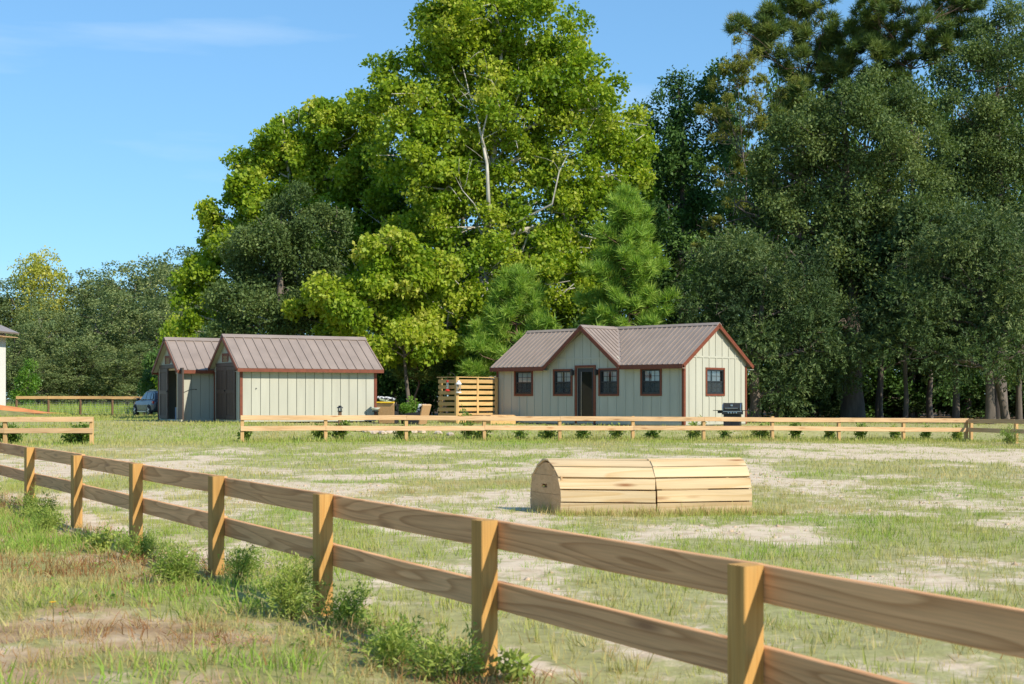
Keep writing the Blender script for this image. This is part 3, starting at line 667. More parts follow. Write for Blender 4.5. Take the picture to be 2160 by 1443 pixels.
    # trim
    for a0, a1, c0, c1 in ((-.024, .075, -.026, -.0005), (length - .075, length + .024, -.026, -.0005)): MB().box(a0, a1, c0, c1, .09, ze - .1).build('corner_trim', M['rust'], s)
    MB().box(-.024, -.0005, SW - .06, SW + .02, .0, wt - .2).build('corner_trim', M['rust'], s)
    # roof
    def sh(pts, nn):
        return sheet(MB(), pts, nn, .04).build('roof_slope', M['roof'], s)
    f_ = sh([(-so, -se, ze), (length + so, -se, ze), (length + so, SW / 2, zr), (-so, SW / 2, zr)], nf_); b_ = sh([(length + so, SW + se, ze), (-so, SW + se, ze), (-so, SW / 2, zr), (length + so, SW / 2, zr)], nb_)
    x = -so + .05; nr = round((length + 2 * so - .1) / .34); stp = (length + 2 * so - .1) / nr
    for i in range(nr + 1):
        t_ = .95; rib(f_, (x, -se, ze), (x, -se + (SW / 2 + se) * t_, ze + (zr - ze) * t_), nf_, .03, .03); rib(b_, (x, SW + se, ze), (x, SW + se - (SW / 2 + se) * t_, ze + (zr - ze) * t_), nb_, .03, .03); x += stp
    for v, up in (((0, -.09, -.09 * sl), nf_), ((0, .09, -.09 * sl), nb_)):
        MB().beam(Vector((-so - .01, SW / 2, zr + .034)) + Vector(v), Vector((length + so + .01, SW / 2, zr + .034)) + Vector(v), .2, .016, up).build('ridge_cap', M['roof'], s)
    MB().box(-so, length + so, -se - .022, -se + .001, ze - .13, ze - .012).build('fascia', M['rust'], s); MB().box(-so, length + so, SW + se - .001, SW + se + .022, ze - .13, ze - .012).build('fascia', M['rust'], s)
    MB().box(-so, length + so, -se + .002, .0, ze - .125, ze - .11).build('soffit', M['sage'], s)
    for sx, dd in ((-so, -1), (length + so, 1)):
        for yy, nn in ((-se, nf_), (SW + se, nb_)):
            n_ = nn.normalized(); o_ = n_ * -.075 + Vector((dd * .012, 0, 0)); MB().beam(Vector((sx, yy, ze)) + o_, Vector((sx, SW / 2, zr)) + o_, .024, .12, n_).build('rake_board', M['rust'], s)
    # rake soffit boards under the overhang
    for yy, nn in ((-se, nf_), (SW + se, nb_)):
        n_ = nn.normalized() * -.055; sgn = -1
        MB().prism([Vector((-so + .01, yy, ze)) + n_, Vector((-.002, yy, ze)) + n_, Vector((-.002, SW / 2, zr)) + n_, Vector((-so + .01, SW / 2, zr)) + n_], nn.normalized() * -.012).build('rake_soffit', M['sage'], s)
    return s
M['tub'] = paint('blue_tub', (.03, .10, .22), .4)
shed((-9.356, 49, .59), 'larger grey-green shed with both dark doors shut, beside the wicker chairs', 5.09, False)
shed((-11.93, 51.2, .57), 'grey-green shed behind the other, with one dark door standing open', 5.09, True)

# ------------------------------------------------------------------ slatted shower screen, deck and small yard things
def hw(x, y, z):
    """cabin-local to world"""
    c, s_ = math.cos(-ALPHA), math.sin(-ALPHA); return Vector((HX + c * x - s_ * y, HY + s_ * x + c * y, HZ + z))
scr = empty('slatted_screen', hw(-.02, -2.34, 0), -ALPHA, label='honey-coloured horizontal slat privacy screen against the left end of the cabin', cat='screen')
SH = 2.19 - HZ
for k in range(8):
    z = .075 + .2165 * k
    board('slat', (.03, .0, z + .03), (.03, 2.28, z + .03), .03, .142, M['cedar'], scr); board('slat', (-.93, .03, z + .03), (-.001, .03, z + .03), .03, .142, M['cedar'], scr)
for x, y in ((.085, .05), (.085, 1.2), (.085, 2.22)): board('post', (x - .06 - .07 * (y > 1 and y < 2), y, -.3), (x - .06 - .07 * (y > 1 and y < 2), y, SH), .09 if y != 1.2 else .05, .09, M['cedar'], scr, up=(0, 1, 0)).location.x += .06 if y != 1.2 else .09
board('post', (-.86, .1, -.3), (-.86, .1, SH - .03), .09, .09, M['cedar'], scr, up=(0, 1, 0)); board('post', (.055, .03, -.3), (.055, .03, SH - .01), .1, .1, M['cedar'], scr, up=(0, 1, 0))
board('cap_rail', (.04, -.03, SH + .02), (.04, 2.3, SH + .02), .13, .035, M['cedar'], scr); board('cap_rail', (-.96, .03, SH + .015), (-.03, .03, SH + .015), .13, .035, M['cedar'], scr)
dk = empty('wooden_deck', hw(.1, -1.75, 0), -ALPHA, label='low pale wooden step platform in front of the slatted screen', cat='deck')
for k in range(9): board('deck_plank', (0.02, .09 + .148 * k, .31), (1.2, .09 + .148 * k, .31), .14, .03, M['pale'], dk)
MB().box(.0, 1.22, .0, .03, -.15, .295).build('deck_skirt', M['cedar'], dk); MB().box(1.19, 1.22, .03, 1.4, -.15, .295).build('deck_skirt', M['cedar'], dk)
# hummingbird feeder and lantern hanging on the screen corner
fe = empty('bird_feeder', hw(-.28, -2.48, 1.22), -ALPHA, label='red and clear bird feeder hung on the slatted screen', cat='bird feeder')
MB().tube([(.28, .13, .62), (.24, .06, .7), (.14, 0, .74), (.03, -.0, .7), (0, 0, .55), (0, 0, .45)], .009, 5).build('hook', M['iron'], fe)
MB().lathe([(.03, .1), (.04, .11), (.04, .36), (.03, .38)], 10).build('bottle', M['glass'], fe); MB().lathe([(.03, .0), (.1, .03), (.1, .06), (.04, .1)], 12).build('base', M['red'], fe); MB().lathe([(.045, .36), (.05, .42), (.01, .45)], 10).build('top', M['red'], fe)
ln = empty('hanging_lantern', hw(.13, -2.28, 1.17), -ALPHA, label='white lantern hung on the corner post of the slatted screen', cat='lantern')
MB().lathe([(.11, 0), (.11, .04), (.08, .05)], 12).build('base', M['white'], ln); MB().lathe([(.075, .05), (.085, .2), (.07, .33)], 12).build('glass_chimney', M['glass'], ln); MB().lathe([(.12, .33), (.11, .37), (.06, .42), (.06, .46), (.03, .48)], 12).build('cap', M['white'], ln)
MB().tube([(0, 0, .48), (-.01, .04, .56), (-.03, .02, .5)], .006, 5).build('handle', M['iron'], ln)
for k in range(4): MB().tube([(.09 * math.cos(k * 1.57), .09 * math.sin(k * 1.57), .04), (.095 * math.cos(k * 1.57), .095 * math.sin(k * 1.57), .34)], .006, 4).build('guard_wire', M['white'], ln)

def at(px, D, z=None):
    x = (px - 1080) * D / 3000.; return Vector((x, D, g1(x, D) if z is None else z))
# gas grill
p = at(1545, 49.2); gr_ = empty('gas_grill', p, R(-16), label='black and steel gas grill beside the sunlit gable end of the cabin', cat='grill'); gr_.scale = (.79,) * 3
G = lambda n, mt, *bx: MB().box(*bx).build(n, mt, gr_, bevel=.008)
G('cabinet', M['black'], -.36, .36, -.26, .26, .08, .62); G('cabinet_door', M['black'], -.34, -.01, -.285, -.262, .1, .6); G('cabinet_door', M['black'], .01, .34, -.285, -.262, .1, .6)
G('firebox', M['black'], -.4, .4, -.28, .3, .62, .80)
G('control_panel', M['black'], -.42, .50, -.36, -.282, .63, .80); G('panel_strip', M['steel'], -.36, .46, -.366, -.361, .74, .775)
prof = [(-.30, .0), (-.30, .10), (-.20, .27), (-.05, .33), (.18, .33), (.28, .2), (.28, .0)]
MB().prism([(-.37, y, .80 + z) for y, z in prof], (.74, 0, 0)).build('lid', M['iron'], gr_, bevel=.012)
MB().prism([(-.405, y * 1.02, .80 + z * 1.02) for y, z in prof], (.034, 0, 0)).build('lid_end', M['steel'], gr_); MB().prism([(.371, y * 1.02, .80 + z * 1.02) for y, z in prof], (.034, 0, 0)).build('lid_end', M['steel'], gr_)
MB().tube([(-.28, -.39, .90), (.28, -.39, .90)], .018, 8).build('lid_handle', M['steel'], gr_)
for x in (-.25, .25): MB().beam((x, -.39, .90), (x, -.29, .90), .02, .02).build('handle_bracket', M['steel'], gr_)
G('thermometer', M['steel'], -.05, .05, -.28, -.262, .98, 1.06)
for k in range(4):
    MB().lathe([(.036, 0), (.034, .03), (0, .034)], 12).build('control_knob', M['steel'], gr_).matrix_local = Matrix.Translation((-.13 + .115 * k, -.362, .695)) @ Matrix.Rotation(R(90), 4, 'X')
G('side_shelf', M['iron'], -.82, -.42, -.26, .24, .785, .81); G('side_shelf', M['iron'], .42, .78, -.26, .24, .785, .81); G('shelf_bracket', M['iron'], -.62, -.42, -.22, -.2, .68, .785)
for x in (-.3, .3):
    for y in (-.2, .2):
        MB().lathe([(.045, -.014), (.045, .014)], 12).build('wheel', M['tyre'], gr_).matrix_local = Matrix.Translation((x, y, .045)) @ Matrix.Rotation(R(90), 4, 'X')

# seating corner between shed and screen
def chair(px, D, rz, label, cush):
    c = empty('wicker_chair', at(px, D), rz, label=label, cat='chair', group='wicker lounge chairs by the shed')
    c.scale = (.8,) * 3; bk = MB(); bk.prism([(-.34, -.02, .02), (.34, -.02, .02), (.39, .2, .86), (-.39, .2, .86)], (0, -.06, .015)); bk.build('backrest', M['wicker'], c, bevel=.01)
    MB().prism([(-.39, .2, .86), (.39, .2, .86), (.39, .13, .885), (-.39, .13, .885)], (0, -.01, .03)).build('top_rim', M['pale'], c)
    MB().box(-.36, .36, -.74, -.1, .02, .34).build('seat_base', M['blackwicker'], c, bevel=.01)
    for s_ in (-1, 1):
        MB().prism([(s_ * .36, -.1, .02), (s_ * .36, -.74, .02), (s_ * .38, -.74, .5), (s_ * .39, .02, .58)], (s_ * -.05, 0, 0)).build('arm_panel', M['blackwicker'], c)
    MB().box(-.31, .31, -.72, -.12, .345, .46).build('seat_cushion', M[cush], c, bevel=.04)
    bq = MB(); bq.prism([(-.31, -.1, .46), (.31, -.1, .46), (.34, .06, .9), (-.34, .06, .9)], (0, -.12, .03)); bq.build('back_cushion', M[cush], c, bevel=.03)
    for s_ in (-1, 1):
        for y in (-.68, -.08): MB().box(s_ * .3 - .025, s_ * .3 + .025, y - .025, y + .025, -.02, .02).build('foot', M['iron'], c)
    return c
m, t, N, K, b = new_mat('black_white_print'); tc = N.new('ShaderNodeTexCoord'); wv = N.new('ShaderNodeTexVoronoi'); wv.inputs['Scale'].default_value = 11; K.new(tc.outputs['Object'], wv.inputs[0]); rp = ramp(N, [(.42, (.03, .03, .035)), (.5, (.72, .72, .72))]); K.new(wv.outputs[0], rp.inputs[0]); K.new(rp.outputs[0], b.inputs['Base Color']); b.inputs['Roughness'].default_value = .9; M['print'] = m
M['camo'] = paint('faded_green_cloth', (.32, .36, .22), .9, var=.7, scale=14, bump=.3)
chair(815, 50.0, R(172), 'tan wicker lounge chair with yellow edging seen from behind, beside the shed corner', 'yellow')
chair(893, 50.4, R(-115), 'tan wicker lounge chair turned side-on with black and white cushions', 'print')
p = at(815, 50.0)
yc = empty('yellow_pillow', (p.x - .02, p.y - .11, p.z + .745), R(-8), label='flat yellow pillow lying along the top of the wicker chair back', cat='pillow'); yc.scale = (.8,) * 3
MB().box(-.38, .4, -.16, .08, -.012, .045).build('pillow_cover', M['yellow'], yc, bevel=.02)
bl = empty('folded_blanket', (p.x - .05, p.y + .9, p.z + .70), R(-8), label='faded green and white folded bundle heaped behind the yellow pillow', cat='blanket'); bl.scale = (.8,) * 3
for k, (dx, dz, tilt, mt) in enumerate(((0, .12, .3, 'camo'), (-.14, .26, .12, 'print'), (.12, .24, .2, 'print'), (-.1, .03, .1, 'print'))):
    MB().box(-.33 + .05 * k, .33 - .06 * k, -.2, .2, -.055, .055).build('fold', M[mt], bl, bevel=.035).matrix_local = Matrix.Translation((dx, 0, dz)) @ Matrix.Rotation(tilt, 4, 'Y')
tb = empty('side_table', (p.x, p.y + .9, p.z), 0, label='low dark table behind the wicker chair, under the folded bundle', cat='table'); tb.scale = (.8,) * 3
MB().box(-.45, .45, -.3, .3, .80, .85).build('table_top', M['iron'], tb)
for x in (-.4, .4):
    for y in (-.25, .25): MB().box(x - .03, x + .03, y - .03, y + .03, -.02, .8).build('leg', M['iron'], tb)
q = at(792, 49.9); bw = empty('white_bowl', (q.x, q.y, q.z + .26), 0, label='white bowl on a stool at the corner of the shed', cat='bowl'); bw.scale = (.8,) * 3
MB().lathe([(.05, .24), (.08, .25), (.2, .36), (.21, .38), (.19, .375), (.07, .27), (.0, .265)], 16).build('bowl_shell', M['white'], bw, smooth=True)
stl = empty('small_stool', (q.x, q.y, q.z), 0, label='small dark stool under the white bowl', cat='stool'); stl.scale = (.7,) * 3
MB().lathe([(.17, .61), (.18, .66)], 12).build('seat', M['iron'], stl)
for k in range(3): MB().tube([(.12 * math.cos(k * 2.1), .12 * math.sin(k * 2.1), .61), (.16 * math.cos(k * 2.1), .16 * math.sin(k * 2.1), -.02)], .015, 6).build('leg', M['iron'], stl)
# solar lantern on a stub post
q = at(717, 46.6); lp = empty('post_light', q, R(20), label='small black lantern on a short wooden post in front of the shed', cat='post light')
board('post', (0, 0, -.25), (0, 0, .62), .1, .1, M['oldpost'], lp, up=(0, 1, 0)); MB().lathe([(.085, .62), (.085, .645), (.06, .65)], 12).build('base', M['black'], lp); MB().lathe([(.055, .65), (.06, .73)], 12).build('lamp_glass', M['glass'], lp)
for k in range(6): MB().tube([(.06 * math.cos(k), .06 * math.sin(k), .645), (.068 * math.cos(k), .068 * math.sin(k), .74)], .006, 4).build('guard_bar', M['black'], lp)
MB().lathe([(.11, .735), (.1, .76), (.05, .79), (.05, .815), (.02, .82)], 12).build('cap', M['black'], lp)
# pale edging stones at the bed in front of the chairs
rs_ = np.random.RandomState(4)
def stone(x, y, sx, sy, sz, rz, label):
    k, n = 10, 5; V = []; F = []
    for i in range(n + 1):
        a_ = math.pi * i / n
        for j in range(k):
            t_ = 2 * math.pi * j / k; r_ = 1 + .16 * math.sin(3 * t_ + rz * 5 + i) + .08 * rs_.rand()
            V.append((sx * math.sin(a_) * math.cos(t_) * r_, sy * math.sin(a_) * math.sin(t_) * r_, sz * max(-.5, math.cos(a_)) * (1 + .1 * rs_.rand())))
    for i in range(n):
        for j in range(k): F.append((i * k + j, i * k + k + j, i * k + k + (j + 1) % k, i * k + (j + 1) % k))
    me = bpy.data.meshes.new('edging_stone'); me.from_pydata(V, [], F); me.update()
    o = link('edging_stone', me, M['stone']); o.location = (x, y, g1(x, y) + sz * .4); o.rotation_euler = (0, 0, rz)
    tag(o, label, 'stone', 'pale stones edging the bed behind the long fence')
ordn = ['first', 'second', 'third', 'fourth', 'fifth', 'sixth', 'seventh', 'eighth', 'ninth', 'tenth', 'eleventh', 'twelfth', 'thirteenth', 'fourteenth', 'fifteenth', 'sixteenth', 'seventeenth', 'eighteenth', 'nineteenth', 'twentieth']
for i, px in enumerate((722, 742, 757, 772, 790, 806, 824, 872, 890, 925, 950)):
    q = at(px, 46.4 + .3 * math.sin(i)); stone(q.x, q.y, .17 + .05 * rs_.rand(), .13, .075 + .03 * rs_.rand(), rs_.rand() * 3, f'pale flat edging stone, {ordn[i]} from the left in the row before the wicker chairs')

# ------------------------------------------------------------------ arched plank tunnel in the field
def tunnel(loc, rz, length, label, end, seed, sk=0, sk2=0):
    t_ = empty('plank_tunnel', loc, rz, label=label, cat='obstacle', group='arched plank tunnel sections')
    r_ = random.Random(seed); HWd, SHt, TH = .33, .40, .655
    # arch profile: upright sides then a rounded top; planks follow it
    def prof(s_):   # s_ in 0..1 from one foot over the top to the other
        n_ = [(-HWd, 0), (-HWd - .012, .15), (-HWd - .002, .30), (-HWd + .045, .435), (-.185, .56), (-.07, .635), (0.0, .645)]
        return n_
    pts = prof(0); pts = pts + [(-x, z) for x, z in pts[-2::-1]]
    for i in range(len(pts) - 1):
        (y0, z0), (y1, z1) = pts[i], pts[i + 1]; mid = Vector((0, (y0 + y1) / 2, (z0 + z1) / 2 + .012)); d = Vector((0, y1 - y0, z1 - z0)); wdt = d.length - .006; nn = Vector((0, -d.z, d.y)).normalized()
        e0, e1 = r_.uniform(-.006, .006), r_.uniform(-.006, .006)
        if nn.dot(mid - Vector((0, 0, .2))) < 0: nn = -nn
        sx_ = -sk * (mid.y + HWd)
        u_ = d.normalized() * .006; V_ = []
        for tk in (0, .024):
            o_ = nn * (tk + r_.uniform(-.003, .003))
            for xx, j_ in ((0, e0), (length, e1)):
                for yy, zz_, sg in ((y0, z0, 1), (y1, z1, -1)): V_.append(Vector((xx + j_ - (sk * (yy + HWd) if xx == 0 else -sk2 * (yy + HWd)), yy, zz_ + .012)) + o_ + u_ * sg)
        MB().add(V_, [(0, 1, 3, 2), (4, 6, 7, 5), (0, 2, 6, 4), (1, 5, 7, 3), (0, 4, 5, 1), (2, 3, 7, 6)]).build('plank', M['plank'], t_, bevel=.003)
    # ribs inside and end boards
    inner = [(y * .955, z * .975) for y, z in pts]
    def endboards(x0, mat, holes):
        cuts = [0, .245, .475, .70]
        for a_, b_ in zip(cuts[:-1], cuts[1:]):
            poly = []
            L_ = [p_ for p_ in inner if a_ <= p_[1] <= b_]
            def yat(z):
                for (ya, za), (yb, zb) in zip(inner[:6], inner[1:7]):
                    if za <= z <= zb: return ya + (yb - ya) * (z - za) / max(1e-6, zb - za)
                return 0
            left = [(yat(min(a_ + .002, .64)), a_ + .002)] + [p_ for p_ in inner[:7] if a_ + .004 < p_[1] < b_ - .004] + ([(yat(b_ - .002), b_ - .002)] if b_ < .62 else [])
            right = [(-y, z) for y, z in left[::-1]]
            if abs(left[-1][0]) < 1e-4: right = right[1:]
            poly = left + right
            if holes and a_ > .2 and b_ < .5:      # middle board carries the hand hole: two cheeks and strips around it
                y0, y1, z0, z1 = -.03, .10, .315, .36
                mbx = MB(); lo = yat(a_ + .002)
                for ya, yb, za, zb in ((lo, y0, a_ + .002, b_ - .002), (y1, -lo, a_ + .002, b_ - .002), (y0, y1, a_ + .002, z0), (y0, y1, z1, b_ - .002)):
                    mbx.prism([(x0 - sk * (yy + HWd), yy, zz_) for yy, zz_ in ((ya, za), (yb, za), (yb, zb), (ya, zb))], (-.02, 0, 0))
                mbx.prism([(x0 + .05 - sk * (yy + HWd), yy, zz_) for yy, zz_ in ((y0 - .05, z0 - .05), (y1 + .05, z0 - .05), (y1 + .05, z1 + .05), (y0 - .05, z1 + .05))], (.01, 0, 0))
                mbx.build('end_board', mat, t_)
            else: MB().prism([(x0 - sk * (y + HWd), y, z) for y, z in poly], (-.02, 0, 0)).build('end_board', mat, t_)
    if end: endboards(.03, M['endwood'], True)
    for x in (.05, length - .05):
        MB().prism([(x, y * .95, z * .97) for y, z in pts], (.03, 0, 0)).build('arch_rib', M['endwood'], t_) if not (end and x < .1) else None
    return t_
A0, B0, C0 = Vector((1182, 1083)), Vector((1386, 1088)), Vector((1586, 1083))
def gp(px, py):
    D = 3000 * CAM_H / (py - 839); return Vector(((px - 1080) * D / 3000, D, 0))
pa, pb, pc = gp(1182, 1085.5), gp(1385, 1088), gp(1587, 1084)
def place(p0, p1, **k):
    d = p1 - p0; a_ = math.atan2(d.y, d.x); n_ = Vector((-math.sin(a_), math.cos(a_), 0)); o_ = p0 + n_ * .345
    return tunnel((o_.x, o_.y, float(ground_z(np.array([o_.x]), np.array([o_.y]))[0]) - .01), a_, d.length - .012, **k)
place(pa, pb, label='yellow plank arched tunnel section with a closed brown end and hand hole', end=True, seed=1, sk=.70)
place(pb, pc, label='yellow plank arched tunnel section continuing to the right of the closed one', end=False, seed=2)

# ------------------------------------------------------------------ parked car behind the sheds
cp = Vector((-22.0, 89.6, 0)); cr_ = empty('parked_car', (cp.x, cp.y, g1(cp.x, cp.y)), R(90 + 33), label='grey sport utility car parked behind the open-doored shed', cat='car')
# local x forward, y left; origin at the rear axle
def carbody():
    st = [(-.78, .50, .92, .72), (-.72, .32, 1.02, .84), (-.45, .26, 1.06, .90), (.2, .26, 1.06, .91), (1.2, .24, 1.04, .92), (2.1, .26, 1.02, .91), (2.7, .28, .98, .90), (3.2, .34, .88, .84), (3.5, .42, .74, .68)]
    V = []; F = []; k = 10
    for x, z0, z1, hwid in st:
        ring = [(-hwid * .93, z0), (-hwid, z0 + .12), (-hwid, (z0 + z1) / 2 + .08), (-hwid * .95, z1 - .05), (-hwid * .8, z1), (hwid * .8, z1), (hwid * .95, z1 - .05), (hwid, (z0 + z1) / 2 + .08), (hwid, z0 + .12), (hwid * .93, z0)]
        V += [(x, y, z) for y, z in ring]
    for i in range(len(st) - 1):
        for j in range(k): F.append((i * k + j, i * k + (j + 1) % k, i * k + k + (j + 1) % k, i * k + k + j))
    F += [tuple(range(k))[::-1], tuple(range((len(st) - 1) * k, len(st) * k))]
    return MB().add(V, F)
carbody().build('body', M['car'], cr_, bevel=.03)
cab = [(-.66, 1.02, .76), (-.42, 1.48, .62), (-.1, 1.58, .60), (.9, 1.62, .62), (1.35, 1.56, .62), (2.25, 1.03, .74)]
MB().add([(x, s_ * w_, z) for x, z, w_ in cab for s_ in (-1, 1)], [(2*i, 2*i+1, 2*i+3, 2*i+2) for i in range(5)] + [(0, 2, 4, 6, 8, 10), (11, 9, 7, 5, 3, 1), (0, 10, 11, 1)]).build('cabin_shell', M['car'], cr_, bevel=.04)
for s_ in (-1, 1):
    def pane(pts): MB().prism([(x, s_ * w_, z) for x, z, w_ in pts], (0, s_ * .012, 0)).build('side_window', M['carglass'], cr_)
    pane([(.98, 1.07, .765), (1.95, 1.08, .765), (1.32, 1.48, .66), (.95, 1.53, .65)]); pane([(.12, 1.07, .77), (.9, 1.07, .768), (.87, 1.53, .65), (.14, 1.51, .64)]); pane([(-.38, 1.12, .755), (.04, 1.08, .77), (.06, 1.5, .645), (-.2, 1.44, .66)])
    MB().box(-.72, -.42, s_ * .80 - .06, s_ * .80 + .075, .80, .97).build('tail_light', M['redlight'], cr_, bevel=.02)
    MB().box(1.75, 1.92, s_ * .98 - .1, s_ * .98 + .1, 1.02, 1.16).build('wing_mirror', M['car'], cr_, bevel=.03)
    MB().box(.5, 2.2, s_ * .88 - .04, s_ * .88 + .05, .27, .33).build('side_sill', M['steel'], cr_)
    MB().beam((-.3, s_ * .5, 1.64), (1.0, s_ * .5, 1.67), .03, .03).build('roof_rail', M['steel'], cr_)
    for x in (0, 2.68):
        wl = bpy.data.objects.new('wheel', None); COL.objects.link(wl); wl.parent = cr_; wl.matrix_local = Matrix.Translation((x, s_ * .84, .345)) @ Matrix.Rotation(R(-90 * s_), 4, 'X')
        MB().lathe([(.24, -.11), (.33, -.11), (.35, -.06), (.35, .06), (.33, .11), (.24, .11)], 24).build('tyre', M['tyre'], wl, smooth=False)
        rm = MB().lathe([(.235, .06), (.24, .105), (.225, .108), (.22, .07)], 24)
        for k in range(5):
            a_ = k * 2 * math.pi / 5
            for da in (-.14, .14): rm.beam((.05 * math.cos(a_), .05 * math.sin(a_), .115), (.23 * math.cos(a_ + da), .23 * math.sin(a_ + da), .1), .035, .02)
        rm.lathe([(.06, .09), (.05, .125)], 10); rm.build('rim', M['steel'], wl)
        if s_ > 0: MB().lathe([(.42, -.02), (.42, .03), (.0, .03)], 24).build('wheel_arch', M['iron'], wl).matrix_local = Matrix.Translation((0, 0, .045))
MB().prism([(-.69, -.6, 1.08), (-.69, .6, 1.08), (-.47, .5, 1.45), (-.47, -.5, 1.45)], (-.012, 0, 0)).build('rear_window', M['carglass'], cr_)

# ------------------------------------------------------------------ white building at the left edge
wb = empty('white_building', (-31.45, 80, .62), R(-4), label='white building with a dark roof edge cut off by the left border', cat='building')
WH = 5.35 - .62
MB().box(-9, 0, 0, 7, -.3, WH).build('wall', M['white'], wb)
for k in range(12): MB().box(-.34 - .75 * k, -.30 - .75 * k, -.02, -.001, .0, WH - .05).build('batten', M['white'], wb)
MB().box(-.09, .02, -.03, -.001, -.05, WH - .02).build('corner_trim', M['white'], wb)
MB().prism([(.62, -.5, WH - .05), (-4.5, -.5, WH + 2.1), (-4.5, 7.5, WH + 2.1), (.62, 7.5, WH - .05)], (.03, 0, .1)).build('roof', M['roof'], wb)
MB().prism([(.6, -.48, WH - .07), (-4.5, -.48, WH + 2.08), (-4.5, -.48, WH + 1.9), (.6, -.48, WH - .25)], (0, .03, 0)).build('rake_board', M['white'], wb)
MB().box(-.0, .6, -.45, 7.4, WH - .26, WH - .22).build('soffit', M['pale'], wb)
MB().prism([(0, 0, WH), (-4.5, 0, WH + 1.95), (-9, 0, WH)], (0, .1, 0)).build('gable', M['white'], wb)

# ------------------------------------------------------------------ foliage machinery
def leafset(rs, n, rad, ln, wd, flat=.55, droop=.15, fold=.18, up=.5):
    """n kite leaves spread in a flattened ball; returns V (n*4,3), F (n,4)"""
    P = rs.normal(size=(n, 3)); P /= np.linalg.norm(P, axis=1)[:, None]; P *= (rs.rand(n, 1) ** .5) * rad; P[:, 2] *= flat
    D = P / (np.linalg.norm(P, axis=1)[:, None] + 1e-6) * .8 + rs.normal(size=(n, 3)) * .7; D[:, 2] -= droop; D /= np.linalg.norm(D, axis=1)[:, None]
    Nn = rs.normal(size=(n, 3)); Nn[:, 2] += up * 2; S = np.cross(D, Nn); S /= np.linalg.norm(S, axis=1)[:, None] + 1e-6; Up = np.cross(S, D)
    l = ln * (.7 + .6 * rs.rand(n, 1)); w_ = wd * (.7 + .6 * rs.rand(n, 1))
    V = np.stack([P, P + D * l * .45 + S * w_ * .5 + Up * fold * w_, P + D * l, P + D * l * .45 - S * w_ * .5 + Up * fold * w_], 1).reshape(-1, 3)
    return V, np.arange(n * 4).reshape(n, 4)
def needles(rs, n, ln, wd, spread=1.0, stem=.12):
    """pine tuft: thin blades fanning from a twig along +z"""
    D = rs.normal(size=(n, 3)) * spread; D[:, 2] = np.abs(D[:, 2]) * .8 + .35; D /= np.linalg.norm(D, axis=1)[:, None]
    P = np.zeros((n, 3)); P[:, 2] = rs.rand(n) * stem - stem
    S = np.cross(D, rs.normal(size=(n, 3))); S /= np.linalg.norm(S, axis=1)[:, None]; l = ln * (.75 + .5 * rs.rand(n, 1))
    V = np.stack([P - S * wd * .5, P + S * wd * .5, P + D * l * .6 + S * wd * .5, P + D * l], 1).reshape(-1, 3)
    return V, np.arange(n * 4).reshape(n, 4)
def feather(rs, n, ln, lf, wd):
    """drooping feathery spray along +z: small leaves either side of a twig"""
    t_ = rs.rand(n) ** .8; P = np.stack([rs.normal(size=n) * .02, rs.normal(size=n) * .02, t_ * ln], 1); a_ = rs.rand(n) * 6.28
    D = np.stack([np.cos(a_) * .7, np.sin(a_) * .7, .75 + 0 * a_], 1) + rs.normal(size=(n, 3)) * .2; D /= np.linalg.norm(D, axis=1)[:, None]
    S = np.cross(D, rs.normal(size=(n, 3))); S /= np.linalg.norm(S, axis=1)[:, None]; l = lf * (1.2 - .7 * t_)[:, None]
    V = np.stack([P, P + D * l * .5 + S * wd * .5, P + D * l, P + D * l * .5 - S * wd * .5], 1).reshape(-1, 3)
    return V, np.arange(n * 4).reshape(n, 4)
def blades(rs, n, h, spread, wd, lean=.5, seg=1):
    """grass tuft; triangles (seg 1) or bent blades of quads (seg 2), as quads"""
    a_ = rs.rand(n) * 6.28; r_ = rs.rand(n) ** .6 * spread; P = np.stack([np.cos(a_) * r_, np.sin(a_) * r_, np.zeros(n) - .01], 1)
    b_ = a_ + rs.normal(size=n) * .8; ln = np.abs(rs.normal(size=n)) * lean; D = np.stack([np.cos(b_) * ln, np.sin(b_) * ln, np.ones(n)], 1); D /= np.linalg.norm(D, axis=1)[:, None]
    c_ = rs.rand(n) * 6.28; S = np.stack([np.cos(c_), np.sin(c_), 0 * c_], 1) * wd * .5 * (.7 + .6 * rs.rand(n, 1)); hh = h * (.45 + .75 * rs.rand(n, 1)); out_ = np.stack([np.cos(b_), np.sin(b_), -.35 + 0 * b_], 1) * hh * .3 * (lean + .2)
    if seg == 1:
        V = np.stack([P - S, P + S, P + D * hh * .6 + S * .6, P + D * hh], 1).reshape(-1, 3); return V, np.arange(n * 4).reshape(n, 4)
    Mid = P + D * hh * .55; Tip = P + D * hh + out_
    V = np.stack([P - S, P + S, Mid - S * .8, Mid + S * .8, Tip + S * .12, Tip - S * .12], 1).reshape(-1, 3); b6 = np.arange(n)[:, None] * 6
    return V, np.concatenate([b6 + np.array([[0, 1, 3, 2]]), b6 + np.array([[2, 3, 4, 5]])], 0)
def frames(Nrm, rs):
    z = Nrm / (np.linalg.norm(Nrm, axis=1)[:, None] + 1e-9); x = np.cross(rs.normal(size=z.shape), z); x /= np.linalg.norm(x, axis=1)[:, None] + 1e-9; y = np.cross(z, x)
    return np.stack([x, y, z], 2)
